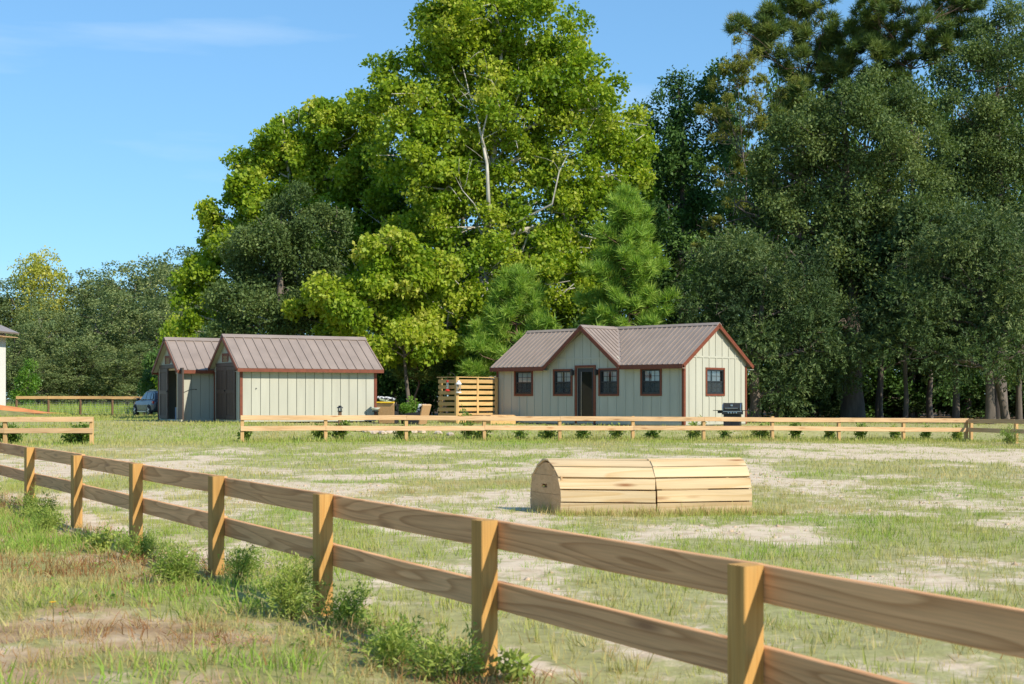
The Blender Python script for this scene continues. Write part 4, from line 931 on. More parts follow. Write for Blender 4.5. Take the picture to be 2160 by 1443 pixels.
def scatter(temps, P, Rm, S, tint, rs, jit=.12):
    """stamp templates at points; returns V, F, tint per face"""
    idx = rs.randint(len(temps), size=len(P)); Vs, Fs, Ts = [], [], []; off = 0
    for k, (tv, tf) in enumerate(temps):
        sel = np.where(idx == k)[0]
        if not len(sel): continue
        V = np.einsum('nij,vj->nvi', Rm[sel], tv) * S[sel][:, None, None] + P[sel][:, None, :]
        n, m_ = len(sel), len(tv); F = (tf[None] + (np.arange(n) * m_)[:, None, None]).reshape(-1, tf.shape[1]) + off; off += n * m_
        Vs.append(V.reshape(-1, 3)); Fs.append(F); Ts.append((tint[sel][:, None] + rs.normal(size=(n, len(tf))) * jit).ravel())
    return np.concatenate(Vs), np.concatenate(Fs), np.clip(np.concatenate(Ts), 0, 1)
M['sycamore'] = leaf_mat('sycamore_leaf', [(0, (.095, .17, .012)), (.45, (.20, .315, .02)), (.8, (.37, .45, .04)), (1, (.54, .54, .11))], .44, .5, .25)
M['oak'] = leaf_mat('live_oak_leaf', [(0, (.05, .085, .026)), (.5, (.11, .165, .048)), (.85, (.215, .265, .085)), (1, (.34, .37, .16))], .28, .55, .2)
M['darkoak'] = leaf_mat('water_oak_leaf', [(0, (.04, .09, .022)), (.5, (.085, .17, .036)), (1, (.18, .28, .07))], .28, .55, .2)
M['pine'] = leaf_mat('pine_needle', [(0, (.10, .20, .028)), (.5, (.21, .36, .05)), (1, (.40, .52, .10))], .35, .5, .25)
M['pinedark'] = leaf_mat('old_and_shaded_pine_needle', [(0, (.055, .10, .03)), (.5, (.11, .17, .04)), (.9, (.25, .29, .07)), (1, (.32, .30, .09))], .25, .5, .25)
M['scrub'] = leaf_mat('yellow_green_needle', [(0, (.12, .14, .03)), (.5, (.24, .26, .05)), (1, (.40, .38, .09))], .3, .5, .25)
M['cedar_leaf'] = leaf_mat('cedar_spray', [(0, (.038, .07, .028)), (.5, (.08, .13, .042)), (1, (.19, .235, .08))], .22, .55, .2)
M['farleaf'] = leaf_mat('far_oak_leaf', [(0, (.08, .13, .055)), (.5, (.17, .225, .085)), (1, (.34, .37, .14))], .28, .55, .2)  # distance haze mixed into the leaf colour: paler, bluer than the near oak
M['fargold'] = leaf_mat('far_yellow_leaf', [(0, (.20, .24, .03)), (.5, (.38, .40, .05)), (1, (.56, .52, .10))], .35, .5, .35)
M['brightleaf'] = leaf_mat('bright_green_leaf', [(0, (.06, .14, .015)), (.5, (.11, .24, .02)), (1, (.22, .34, .05))], .35, .45, .4)
M['deadleaf'] = leaf_mat('russet_leaf', [(0, (.16, .05, .03)), (1, (.33, .13, .07))], .3, .6, .2)
M['weed'] = leaf_mat('weed_leaf', [(0, (.09, .16, .03)), (.5, (.19, .29, .05)), (1, (.42, .47, .12))], .38, .5, .25)
M['grassm'] = leaf_mat('grass_blade', [(0, (.27, .12, .05)), (.2, (.43, .26, .11)), (.38, (.54, .44, .22)), (.55, (.46, .42, .16)), (.75, (.36, .40, .10)), (1, (.24, .38, .055))], .3, .6, .2, 1.1)
R0 = np.random.RandomState(11)
TEMP = {
 'sycamore': [leafset(R0, 12, .55, .25, .24, .7, .25, .12, .35) for _ in range(6)],
 'oak': [leafset(R0, 15, .52, .15, .085, .75, .0, .15, .5) for _ in range(6)],
 'darkoak': [leafset(R0, 12, .55, .21, .125, .7, .1, .15, .5) for _ in range(6)],
 'far': [leafset(R0, 11, .95, .42, .32, .65, .1, .15, .5) for _ in range(6)],
 'pine': [needles(R0, 14, .40, .028, .9) for _ in range(6)],
 'scrub': [needles(R0, 12, .17, .034, .9) for _ in range(6)],
 'feather': [feather(R0, 15, .85, .22, .055) for _ in range(6)],
 'bush': [leafset(R0, 14, .14, .07, .04, .9, 0, .15, .3) for _ in range(4)],
}
def unit(rs, n):
    d = rs.normal(size=(n, 3)); return d / np.linalg.norm(d, axis=1)[:, None]
def crown_points(lobes, n, rs, sub=9, subr=.40, fill=.0):
    """clumped points: lobes carry sub-clumps, clumps carry leaf clusters"""
    C = np.array([l[0] for l in lobes], float); Rr = np.array([l[1] for l in lobes], float); wgt = (Rr[:, 0] * Rr[:, 2]); wgt = wgt / wgt.sum(); P, Nn, Q = [], [], []
    for c, r_, w_ in zip(C, Rr, wgt):
        m_ = max(3, int(n * w_)); k = max(4, int(sub * (r_.mean() / 1.6) ** 1.2)); d = unit(rs, k); d[:, 2] = d[:, 2] * .9 + .08
        sc_ = c + d * r_ * (.45 + .5 * rs.rand(k, 1)); sr = r_.mean() * subr * (.65 + .7 * rs.rand(k)); pick = rs.randint(k, size=m_); e = unit(rs, m_) + d[pick] * .55; e[:, 2] += .18; e /= np.linalg.norm(e, axis=1)[:, None]
        P.append(sc_[pick] + e * (sr[pick] * (.2 + .85 * rs.rand(m_) ** .6))[:, None] * np.array([1, 1, .8])); Nn.append(e); Q.append(rs.normal(size=k)[pick])
    return np.concatenate(P), np.concatenate(Nn), np.concatenate(Q)
def limb(mb, p0, p1, r0, r1, rs, bend=.12, k=6, n=5, sag=0):
    p0 = np.array(p0, float); p1 = np.array(p1, float); L_ = np.linalg.norm(p1 - p0); pts = []; off = rs.normal(size=3) * L_ * bend
    for i in range(n + 1):
        t_ = i / n; pts.append(Vector(p0 + (p1 - p0) * t_ + off * math.sin(math.pi * t_) + np.array([0, 0, sag * L_ * math.sin(math.pi * t_)]) + rs.normal(size=3) * L_ * .012 * (0 < i < n)))
    mb.tube(pts, [r0 + (r1 - r0) * i / n for i in range(n + 1)], k, cap=False); return pts
def tree(name, label, base, lobes, kind, leaf, n, bark, seed, trunk_r=.3, tsize=1.0, cat='tree', group=None, top=None, tint0=.45, tvar=.16, limbs=True, sub=9, subr=.40, twigs=0, lean=0, bare=()):
    """base (x,y); lobes world-space ((x,y,z),(rx,ry,rz))"""
    rs = np.random.RandomState(seed); bx_, by_ = base; bz_ = g1(bx_, by_)
    t_ = empty(name, (bx_, by_, bz_), label=label, cat=cat, group=group); O = np.array([bx_, by_, bz_])
    lb = [(np.array(c, float) - O, np.array(r_, float)) for c, r_ in lobes]
    P, Nn, Q = crown_points(lb, n, rs, sub, subr)
    up = np.array([0, 0, 1.]); Z = Nn * 1.0 + up * .5 + rs.normal(size=Nn.shape) * .35
    if kind == 'feather': Z = Nn * 1.0 + rs.normal(size=Nn.shape) * .4 - up * .45
    if kind == 'pine': Z = Nn * .7 + up * .9 + rs.normal(size=Nn.shape) * .35
    V, F, T = scatter(TEMP[kind], P, frames(Z, rs), tsize * (.75 + .5 * rs.rand(len(P))), tint0 + tvar * Q * .8 + rs.normal(size=len(P)) * tvar * .5, rs, .09)
    keep = V.reshape(-1, 4, 3)[:, :, 2].min(1) > .05
    F = F[keep]; T = T[keep]
    link('crown', fastmesh('crown', V, F, T, M[leaf]), None, t_)
    mb = MB(); zt = top if top is not None else max(c[2] for c, r_ in lb); mc = np.mean([c for c, r_ in lb], axis=0)
    tp = [Vector((0, 0, -.3)), Vector((0, 0, .0))]; K_ = 8; tx = np.array([mc[0] * .7 + lean, mc[1] * .5])
    for i in range(1, K_ + 1):
        f_ = i / K_; tp.append(Vector((tx[0] * f_ ** 1.6 + rs.normal() * .06 * zt / 12, tx[1] * f_ ** 1.6 + rs.normal() * .05, zt * f_)))
    mb.tube(tp, [trunk_r * 1.25, trunk_r * 1.1] + [trunk_r * (1 - .88 * i / K_) for i in range(1, K_ + 1)], 9); mb.build('trunk', M[bark], t_, smooth=True)
    if limbs:
        mb = MB()
        for c, r_ in lb:
            f_ = min(.92, max(.12, (c[2] - .35 * np.hypot(c[0], c[1])) / zt)); i = 1 + f_ * K_; j = int(i); p0 = np.array(tp[j].lerp(tp[min(j + 1, K_ + 1)], i - j)); rr = trunk_r * (1 - .85 * f_) * .62
            pts = limb(mb, p0, c, rr, rr * .4, rs, .10)
            for _ in range(int(4 + twigs)):
                q = pts[rs.randint(2, 6)]; limb(mb, q, c + unit(rs, 1)[0] * r_ * (.6 + .35 * rs.rand()), rr * .34, rr * .08 + .006, rs, .14, 5, 4)
        mb.build('limbs', M[bark], t_, smooth=True)
    if bare:
        mb = MB()
        for D_, r0, pl in bare:
            q = [Vector(((a_ - 1080) * D_ / 3000. - bx_, D_ - by_ + .25 * i, CAM_H + (839 - b_) * D_ / 3000. - bz_)) for i, (a_, b_) in enumerate(pl)]; zb_ = max(1., q[0].z - 1.3); fi_ = min(K_ - .01, zb_ / zt * K_); q = [tp[1 + int(fi_)].lerp(tp[2 + int(fi_)], fi_ - int(fi_))] + q; mb.tube(q, [r0 * (1 - .85 * i / (len(q) - 1)) for i in range(len(q))], 7, cap=False)
            for i in range(2, len(q)):
                for _ in range(2): limb(mb, q[i], np.array(q[i]) + unit(rs, 1)[0] * np.array([1.2, .6, 1.0]) + np.array([0, 0, .6]), r0 * .16, .006, rs, .15, 5, 4)
        mb.build('bare_limbs', M[bark], t_, smooth=True)
    return t_
def px_lobes(D, spec, dy=1.0, seed=0):
    """(px, py, rx, ry[, depth offset in m]) measured on the photograph, turned into ellipsoids of real size at real distance"""
    rs = np.random.RandomState(seed + 77); o = []
    for sp in spec:
        d = D + (sp[4] if len(sp) > 4 else rs.uniform(-1, 1)); s_ = 3000. / d; o.append((((sp[0] - 1080) / s_, d, CAM_H + (839 - sp[1]) / s_), (sp[2] / s_, sp[2] / s_ * dy, sp[3] / s_)))
    return o
def T(name, label, D, base_px, spec, kind, leaf, n, bark, seed, **k):
    return tree(name, label, ((base_px - 1080) * D / 3000., D), px_lobes(D, spec, k.pop('dy', .9), seed), kind, leaf, n, bark, seed, **k)
def pine(name, label, D, base_px, top_py, half_px, low_py, seed, n=1500, leaf='pine', tsize=1.0, cat='tree', group=None):
    """young conical pine: whorls of upswept branches tipped with needle tufts"""
    rs = np.random.RandomState(seed); x0 = (base_px - 1080) * D / 3000.; bz_ = g1(x0, D); s_ = 3000. / D; H_ = CAM_H + (839 - top_py) / s_ - bz_; low = CAM_H + (839 - low_py) / s_ - bz_; Rw = half_px / s_
    t_ = empty(name, (x0, D, bz_), label=label, cat=cat, group=group); mb = MB(); tr_ = MB()
    tp = [Vector((rs.normal() * .05, rs.normal() * .05, H_ * i / 8)) for i in range(9)]; tp[0] = Vector((0, 0, -.2)); tr_.tube(tp, [.02 + .018 * H_ * (1 - i / 8.2) * .6 for i in range(9)], 7); tr_.build('trunk', M['pinebark'], t_, smooth=True)
    P, Nn = [], []; z = low
    while z < H_ * .985:
        f_ = (z - low) / (H_ - low); Rz = Rw * (1 - f_) ** .72 * (.85 + .3 * rs.rand()) + .08; nb = rs.randint(5, 8)
        for j in range(nb):
            a_ = j * 6.28 / nb + rs.rand() * .9; L_ = Rz * (.62 + .5 * rs.rand()); rise = .25 + .55 * f_; d = np.array([math.cos(a_), math.sin(a_), rise * .8]); p0 = np.array([0, 0, z]); p1 = p0 + d * L_
            limb(mb, p0, p1, .012 + .012 * L_, .006, rs, .05, 4, 3, -.06); m_ = max(3, int(n * L_ / (Rw * 60)))
            for _ in range(m_):
                u = .3 + .7 * rs.rand() ** .6; P.append(p0 + d * L_ * u + rs.normal(size=3) * .10 * (.4 + L_ * .25)); Nn.append(d * .6 + np.array([0, 0, .9]) + rs.normal(size=3) * .5)
        z += .38 + .16 * rs.rand() - .13 * f_
    for _ in range(6): P.append(np.array([0, 0, H_ - .1 * rs.rand()])); Nn.append(np.array([0, 0, 1.]) + rs.normal(size=3) * .4)
    P = np.array(P); V, F, Tt = scatter(TEMP['pine'], P, frames(np.array(Nn), rs), tsize * (.8 + .45 * rs.rand(len(P))), .62 + rs.normal(size=len(P)) * .18, rs)
    link('crown', fastmesh('crown', V, F, Tt, M[leaf]), None, t_); mb.build('limbs', M['pinebark'], t_, smooth=True)
    return t_

# ------------------------------------------------------------------ the trees behind the cabin and sheds
T('sycamore_tree', 'tallest bright yellow-green sycamore with a white trunk, behind the gap between shed and cabin', 70, 1030,
  [(1040,20,150,110),(950,70,90,90),(1120,80,110,110),(900,150,80,90),(1010,160,110,100),(1180,170,100,90),(800,190,75,55),(860,220,80,70),(1090,240,130,90),(1260,230,90,80),(960,270,110,80),(1310,290,70,75),(1200,310,120,80),(860,320,90,75),(1040,350,120,80),(1290,370,80,60),(940,400,110,75),(1130,420,130,80),(1240,450,90,70),(1000,480,120,75),(1100,530,110,70),(880,500,90,60),(1010,590,110,65,-2),(1140,600,100,60,-2),(950,650,90,55,-2),(1060,670,90,50,-2),(1200,540,80,60)],
  'sycamore', 'sycamore', 10500, 'palebark', 1, trunk_r=.42, top=19.5, sub=14, subr=.36, twigs=4, tint0=.6, tsize=.72, bare=[(67.8, .11, [(1030, 420), (1027, 345), (1016, 290), (1003, 230), (988, 185), (975, 130)]), (67.6, .07, [(1016, 290), (1030, 230), (1040, 170)]), (67.6, .06, [(1165, 430), (1180, 360), (1200, 320), (1225, 300)]), (67.6, .04, [(1000, 430), (975, 400), (960, 370)])])
T('sycamore_tree', 'low spreading sycamore branches hanging over the roof end of the larger shed', 64, 860,
  [(850,540,80,50),(790,590,90,50),(880,600,80,50),(700,620,80,45),(650,650,45,35),(760,660,100,45),(870,670,80,45),(920,580,50,45),(800,520,60,35),(830,725,90,40),(910,735,70,45),(740,710,90,35)],
  'sycamore', 'sycamore', 4300, 'bark', 2, trunk_r=.10, sub=10, subr=.36, twigs=2, tint0=.68, dy=1.0, tsize=.72)
T('sycamore_tree', 'yellow-green sycamore left of the tallest one, sloping down to the left', 78, 640,
  [(700,250,60,45),(650,280,70,60),(740,290,65,65),(590,300,55,50),(560,350,65,55),(640,360,85,60),(710,370,80,60),(530,400,60,50),(480,460,50,50),(560,450,70,50),(440,540,45,50),(500,520,60,55),(420,600,45,50),(400,660,35,45),(450,640,50,50),(760,380,70,60),(720,440,80,60)],
  'sycamore', 'sycamore', 5400, 'palebark', 3, trunk_r=.3, sub=12, subr=.38, tint0=.58, tsize=.78)
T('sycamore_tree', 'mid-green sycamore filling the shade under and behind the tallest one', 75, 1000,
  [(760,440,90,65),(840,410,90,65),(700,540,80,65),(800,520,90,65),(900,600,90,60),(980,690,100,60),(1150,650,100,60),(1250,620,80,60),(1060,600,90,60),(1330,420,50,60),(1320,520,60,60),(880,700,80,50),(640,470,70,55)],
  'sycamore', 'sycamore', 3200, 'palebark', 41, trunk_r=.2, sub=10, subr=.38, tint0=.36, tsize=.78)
T('oak_tree', 'dark grey-green oak in front of the left sycamore, above the shed roofs', 66, 590,
  [(620,450,65,50),(570,500,80,55),(640,530,80,65),(540,570,85,60),(610,610,100,65),(510,640,60,60),(560,680,100,55),(650,680,80,55),(490,700,50,50),(700,470,40,40)],
  'oak', 'oak', 3600, 'bark', 4, trunk_r=.35, sub=9, tint0=.42, tvar=.2)
T('water_oak_tree', 'deep green broadleaf tree filling the middle behind the sycamores', 79, 960,
  [(880,430,110,80),(800,470,110,80),(1000,560,130,80),(760,560,100,80),(1180,560,120,80),(900,680,120,80),(1050,680,120,80),(1250,560,100,80),(1340,470,70,80),(800,340,80,70)],
  'darkoak', 'darkoak', 3000, 'bark', 5, trunk_r=.35, sub=8, tint0=.45)
pine('pine_tree', 'young bright green cone-shaped pine standing behind the cabin roof', 62.5, 1322, 402, 118, 770, 6, n=3200, tsize=1.1)
pine('pine_tree', 'bushy young pine at the left end of the cabin roof', 64, 1090, 570, 118, 800, 7, n=2600, tsize=1.1)
pine('pine_tree', 'small pale-branched pine in the shade between shed and slatted screen', 66, 880, 690, 58, 800, 8, n=800, leaf='pinedark', tsize=1.05)  # darker needle colour carries the shade on this young pine
T('water_oak_tree', 'tall dark oak just right of the bright sycamore', 84, 1440,
  [(1440,210,70,60),(1480,260,80,70),(1420,320,70,80),(1480,370,90,80),(1410,430,70,80),(1470,480,90,80),(1430,560,90,80),(1390,260,45,60),(1480,640,90,80),(1520,180,50,50),(1375,340,50,60),(1365,420,55,60),(1350,500,60,60)],
  'darkoak', 'darkoak', 2800, 'bark', 9, trunk_r=.35, sub=8, tint0=.4)
T('scrub_pine_tree', 'thin yellow-green pine with bare grey branches, left of the tall pines', 73, 1590,
  [(1560,105,45,28),(1590,140,60,35),(1540,170,55,30),(1620,190,60,35),(1560,225,65,30),(1500,240,40,25),(1610,260,60,30),(1540,290,50,30),(1590,330,50,30),(1530,370,45,30),(1500,480,40,35),(1560,430,40,35),(1460,540,45,35)],
  'scrub', 'scrub', 1900, 'bark', 10, trunk_r=.14, top=14.5, sub=9, subr=.36, twigs=8, tint0=.45)
T('pine_tree', 'tall green pine with its crown cut off by the top edge, left of two', 80, 1690,
  [(1660,30,60,40),(1700,0,60,40),(1610,60,55,35),(1720,70,65,40),(1640,110,65,40),(1560,60,35,25),(1700,140,75,40),(1760,120,50,40),(1800,170,60,45),(1700,210,80,45),(1780,240,80,45),(1850,180,60,45),(1650,260,60,50)],
  'pine', 'pinedark', 4300, 'pinebark', 12, trunk_r=.25, sub=26, subr=.26, twigs=5, top=20.5, tsize=1.15, tint0=.55)
T('pine_tree', 'tall open pine with brown spreading limbs and visible trunk, at the upper right', 78, 1928,
  [(1840,20,55,35),(1910,0,60,35),(2000,10,70,30),(1870,70,65,35),(1960,60,65,32),(2050,10,40,22),(1830,110,55,35),(1900,120,60,28),(1980,110,55,28),(1870,160,50,25),(1800,60,40,35),(2040,60,40,25)],
  'pine', 'pinedark', 2800, 'pinebark', 13, trunk_r=.24, sub=26, subr=.26, twigs=10, top=20.8, tsize=1.15, tint0=.45)
T('live_oak_tree', 'huge grey-green live oak right of the cabin, the broadest crown of all', 66, 1800,
  [(1800,230,90,60),(1880,210,80,55),(1720,290,100,65),(1830,310,120,70),(1940,290,90,65),(1650,360,90,65),(1760,390,120,75),(1880,400,120,75),(1600,440,80,70),(1700,470,110,75),(1820,490,130,75),(1930,480,100,75),(1590,530,80,70),(1690,560,110,70),(1790,580,110,70),(1880,570,90,65),(1610,620,80,65),(1700,650,100,65)],
  'oak', 'oak', 8000, 'bark', 14, trunk_r=.55, sub=10, subr=.38, twigs=3, tint0=.5, tvar=.14)
T('live_oak_tree', 'olive green oak at the upper right corner, behind the huge live oak', 73, 2110,
  [(2100,90,80,55),(2160,60,70,60),(2040,150,75,60),(2130,180,100,70),(2020,240,85,65),(2110,280,110,75),(2180,330,100,90),(2040,340,100,70),(2120,400,120,75),(2000,420,90,70),(2150,500,110,80)],
  'oak', 'oak', 4800, 'bark', 15, trunk_r=.4, sub=9, tint0=.44, tvar=.14)
T('cedar_tree', 'dark feathery cedar low at the right edge behind the fence corner', 60, 2090,
  [(2000,500,70,60),(2090,520,90,70),(2160,560,80,80),(1940,580,80,60),(2030,600,100,60),(2130,640,100,70),(1900,650,80,55),(1990,680,100,55),(2090,710,100,55),(1930,730,90,45),(2030,760,90,40),(2150,740,80,50)],
  'feather', 'cedar_leaf', 3300, 'bark', 16, trunk_r=.22, sub=10, subr=.4, tint0=.5, tvar=.2)
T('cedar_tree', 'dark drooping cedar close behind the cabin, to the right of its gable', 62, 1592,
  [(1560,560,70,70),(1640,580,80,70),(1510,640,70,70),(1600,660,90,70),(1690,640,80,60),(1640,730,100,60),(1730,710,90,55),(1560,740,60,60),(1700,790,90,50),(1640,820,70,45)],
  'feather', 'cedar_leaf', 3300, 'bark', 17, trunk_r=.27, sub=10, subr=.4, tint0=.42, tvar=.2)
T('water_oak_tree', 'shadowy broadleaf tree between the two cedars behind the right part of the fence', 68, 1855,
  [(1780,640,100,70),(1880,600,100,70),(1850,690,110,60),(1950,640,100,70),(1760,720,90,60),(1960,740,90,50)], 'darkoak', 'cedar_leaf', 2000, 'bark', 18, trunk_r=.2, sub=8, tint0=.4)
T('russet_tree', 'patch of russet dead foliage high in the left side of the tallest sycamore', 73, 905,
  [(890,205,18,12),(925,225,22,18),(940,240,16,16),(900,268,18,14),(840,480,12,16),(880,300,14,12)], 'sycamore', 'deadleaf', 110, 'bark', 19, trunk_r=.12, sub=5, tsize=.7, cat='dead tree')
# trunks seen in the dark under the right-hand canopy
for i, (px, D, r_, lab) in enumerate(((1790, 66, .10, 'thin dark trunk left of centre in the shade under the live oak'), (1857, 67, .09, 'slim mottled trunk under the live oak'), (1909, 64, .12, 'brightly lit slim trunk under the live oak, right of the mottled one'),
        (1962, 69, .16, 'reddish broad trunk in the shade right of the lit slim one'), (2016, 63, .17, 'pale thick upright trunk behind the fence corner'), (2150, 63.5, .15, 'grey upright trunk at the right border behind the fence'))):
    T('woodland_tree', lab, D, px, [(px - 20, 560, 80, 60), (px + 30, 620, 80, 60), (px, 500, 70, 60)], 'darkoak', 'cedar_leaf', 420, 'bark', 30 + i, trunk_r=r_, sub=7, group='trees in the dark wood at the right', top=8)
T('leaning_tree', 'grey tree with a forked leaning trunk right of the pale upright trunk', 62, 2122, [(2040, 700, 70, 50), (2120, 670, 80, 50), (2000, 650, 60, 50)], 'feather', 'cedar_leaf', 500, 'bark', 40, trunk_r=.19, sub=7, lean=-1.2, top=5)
# woodland trees and bushes that repeat: a few crowns are grown once and shared by copies of different size
def proto(seed, leaf, kind, n, H_, Rw, nl, low, bark='bark', tsize=1.0, sub=10, tint0=.42, tr=.25, tvar=.18, tap=.55):
    rs = np.random.RandomState(seed); lb = []
    for k in range(nl):
        f_ = (k + .5) / nl; z = H_ * (low + (.94 - low) * f_); wr = Rw * (1 - tap * max(0, f_ - .35) / .65) * .62; a_ = k * 2.4 + rs.rand(); off = Rw * .5 * (1 - (tap + .05) * f_)
        lb.append((np.array([math.cos(a_) * off, math.sin(a_) * off, z]), np.array([wr, wr, H_ * .14 + wr * .2])))
    P, Nn, Q = crown_points(lb, n, rs, sub, .40); V, F, Tt = scatter(TEMP[kind], P, frames(Nn + np.array([0, 0, .5]) + rs.normal(size=Nn.shape) * .35, rs), tsize * (.75 + .5 * rs.rand(len(P))), tint0 + tvar * Q * .8 + rs.normal(size=len(P)) * .08, rs)
    kp = V[F].min(1)[:, 2] > .03; cm_ = fastmesh('crown', V, F[kp], Tt[kp], M[leaf]); mb = MB(); tp = [Vector((rs.normal() * .08, rs.normal() * .08, H_ * .85 * i / 6)) for i in range(7)]; tp[0] = Vector((0, 0, -.3))
    mb.tube(tp, [tr * (1.15 - i / 6.5) for i in range(7)], 8); tm_ = mb.mesh('trunk'); tm_.materials.append(M[bark]); mb = MB()
    for c, r_ in lb:
        p0 = np.array(tp[min(5, max(1, int(c[2] / H_ * 5)))]); limb(mb, p0, c, tr * .4, tr * .12, rs, .1)
        for _ in range(3): limb(mb, c, c + unit(rs, 1)[0] * r_ * .8, tr * .14, .01, rs, .1, 4, 3)
    lm_ = mb.mesh('limbs'); lm_.materials.append(M[bark])
    return cm_, tm_, lm_, H_, Rw
def place_proto(name, label, px, D, half_px, top_py, pr, cat='tree', group=None, rz=0):
    cm_, tm_, lm_, H_, Rw = pr; s_ = 3000. / D; x = (px - 1080) / s_; z = g1(x, D); h_ = CAM_H + (839 - top_py) / s_ - z; t_ = empty(name, (x, D, z), rz, label=label, cat=cat, group=group); sx = half_px / s_ / Rw; sz = h_ / H_
    for nm, me in (('crown', cm_), ('trunk', tm_), ('limbs', lm_)): link(nm, me, None, t_, Matrix.Diagonal((sx, sx, sz, 1)))
    return t_
rr_ = random.Random(9)
WOOD = [proto(100 + i, 'darkoak', 'darkoak', 1200, 13, 3.4, 11, .10, tsize=1.25, tint0=.36) for i in range(3)]
def back_row(D, spec, labels, grp='deep woodland behind the front trees'):
    for i, ((px, top), lab) in enumerate(zip(spec, labels)): place_proto('woodland_tree', lab, px, D + rr_.uniform(-3, 3), 100 + rr_.uniform(-8, 20), top, WOOD[i % 3], group=grp, rz=rr_.uniform(0, 6))
back_row(90, [(520, 560), (610, 500), (700, 440), (830, 430), (960, 420), (1090, 430), (1210, 400), (1330, 380), (1430, 270), (1540, 210)], [f'dim woodland tree deep behind the sycamores, {o} from the left' for o in ordn[:10]])
back_row(88, [(1640, 190), (1740, 170), (1860, 150), (1985, 140), (2090, 110), (2190, 100)], [f'dim woodland tree deep behind the live oak, {o} from the left' for o in ordn[:6]])
back_row(76, [(1690, 560), (1800, 540), (1920, 550), (2040, 560), (2160, 540)], [f'shadowy low woodland tree under the live oak, {o} from the left' for o in ordn[:5]])
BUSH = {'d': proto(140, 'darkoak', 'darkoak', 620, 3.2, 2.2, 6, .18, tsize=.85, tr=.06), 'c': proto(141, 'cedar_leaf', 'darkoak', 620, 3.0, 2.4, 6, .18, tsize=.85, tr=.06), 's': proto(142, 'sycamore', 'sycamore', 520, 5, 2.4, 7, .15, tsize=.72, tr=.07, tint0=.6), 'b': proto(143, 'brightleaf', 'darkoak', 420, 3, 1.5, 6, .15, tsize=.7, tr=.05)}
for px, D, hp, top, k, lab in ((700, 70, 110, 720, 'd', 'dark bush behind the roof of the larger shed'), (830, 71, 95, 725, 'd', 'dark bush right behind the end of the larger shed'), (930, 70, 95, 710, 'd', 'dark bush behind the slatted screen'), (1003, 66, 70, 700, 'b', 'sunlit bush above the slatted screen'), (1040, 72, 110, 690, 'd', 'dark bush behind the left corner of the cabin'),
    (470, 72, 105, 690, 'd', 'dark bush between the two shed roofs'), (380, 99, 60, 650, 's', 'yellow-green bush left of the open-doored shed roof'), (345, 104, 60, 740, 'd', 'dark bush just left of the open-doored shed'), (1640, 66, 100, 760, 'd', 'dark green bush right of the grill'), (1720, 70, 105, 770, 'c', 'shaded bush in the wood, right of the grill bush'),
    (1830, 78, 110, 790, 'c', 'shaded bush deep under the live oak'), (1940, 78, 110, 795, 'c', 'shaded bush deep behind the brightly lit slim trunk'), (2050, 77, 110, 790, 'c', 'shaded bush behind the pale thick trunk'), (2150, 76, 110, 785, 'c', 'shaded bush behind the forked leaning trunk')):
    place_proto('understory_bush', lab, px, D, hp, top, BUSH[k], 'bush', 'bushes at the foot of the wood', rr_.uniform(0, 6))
# far woods on the left
FARP = [proto(160 + i, 'farleaf', 'far', 1700, 15, 4.2, 10, .12, tsize=.52, sub=16, tint0=.45, tvar=.2, tap=.12) for i in range(3)]
GOLD = proto(170, 'fargold', 'far', 1100, 15, 3.4, 9, .45, tsize=.52, sub=14, tint0=.62, tap=.1)
for i, (px, D, hp, top, lab) in enumerate(((0, 152, 95, 606, 'dark oak behind the white building'), (175, 158, 95, 578, 'round dark oak just right of the golden tree'), (285, 156, 95, 556, 'dark oak in the middle of the skyline of the far left woods'), (385, 150, 85, 540, 'oak at the right end of the far left woods, beside the sycamore'),
    (110, 142, 80, 640, 'olive oak below the golden tree'), (235, 139, 90, 628, 'pale olive oak in the lower middle of the far left woods'), (330, 137, 85, 640, 'pale olive oak left of the sheds in the far woods'), (170, 134, 80, 715, 'low dark oak above the pasture fence'), (30, 133, 75, 690, 'olive tree next to the white building wall'), (270, 132, 75, 735, 'low dark bush-like oak behind the pasture fence'), (90, 131, 60, 760, 'smallest dark oak at the foot of the half-bare tree'), (385, 140, 70, 620, 'olive oak half hidden by the yellow-green bush and the sycamore'),
    (60, 172, 110, 640, 'dim tree at the back of the far left wood, first from the left'), (200, 172, 110, 600, 'dim tree at the back of the far left wood, second from the left'), (330, 172, 110, 580, 'dim tree at the back of the far left wood, third from the left'), (-90, 150, 110, 620, 'dim tree at the back of the far left wood, cut off by the left border'))):
    place_proto('oak_tree', lab, px, D, hp, top, FARP[i % 3], group='trees of the far left wood', rz=rr_.uniform(0, 6))
place_proto('golden_tree', 'golden tree sticking out above the far left woods', 85, 154, 64, 540, GOLD)
T('bare_tree', 'half-bare pale-branched tree in the lower left of the far woods', 136, 100, [(90,690,32,26),(110,720,28,26),(80,745,26,24),(95,780,30,20)], 'far', 'farleaf', 170, 'palebark', 320, trunk_r=.10, sub=8, tsize=.5, twigs=8, top=6.2)
place_proto('green_shrub', 'vivid green rounded bush above the pasture fence near the white building', 55, 126, 38, 765, BUSH['b'], 'bush')

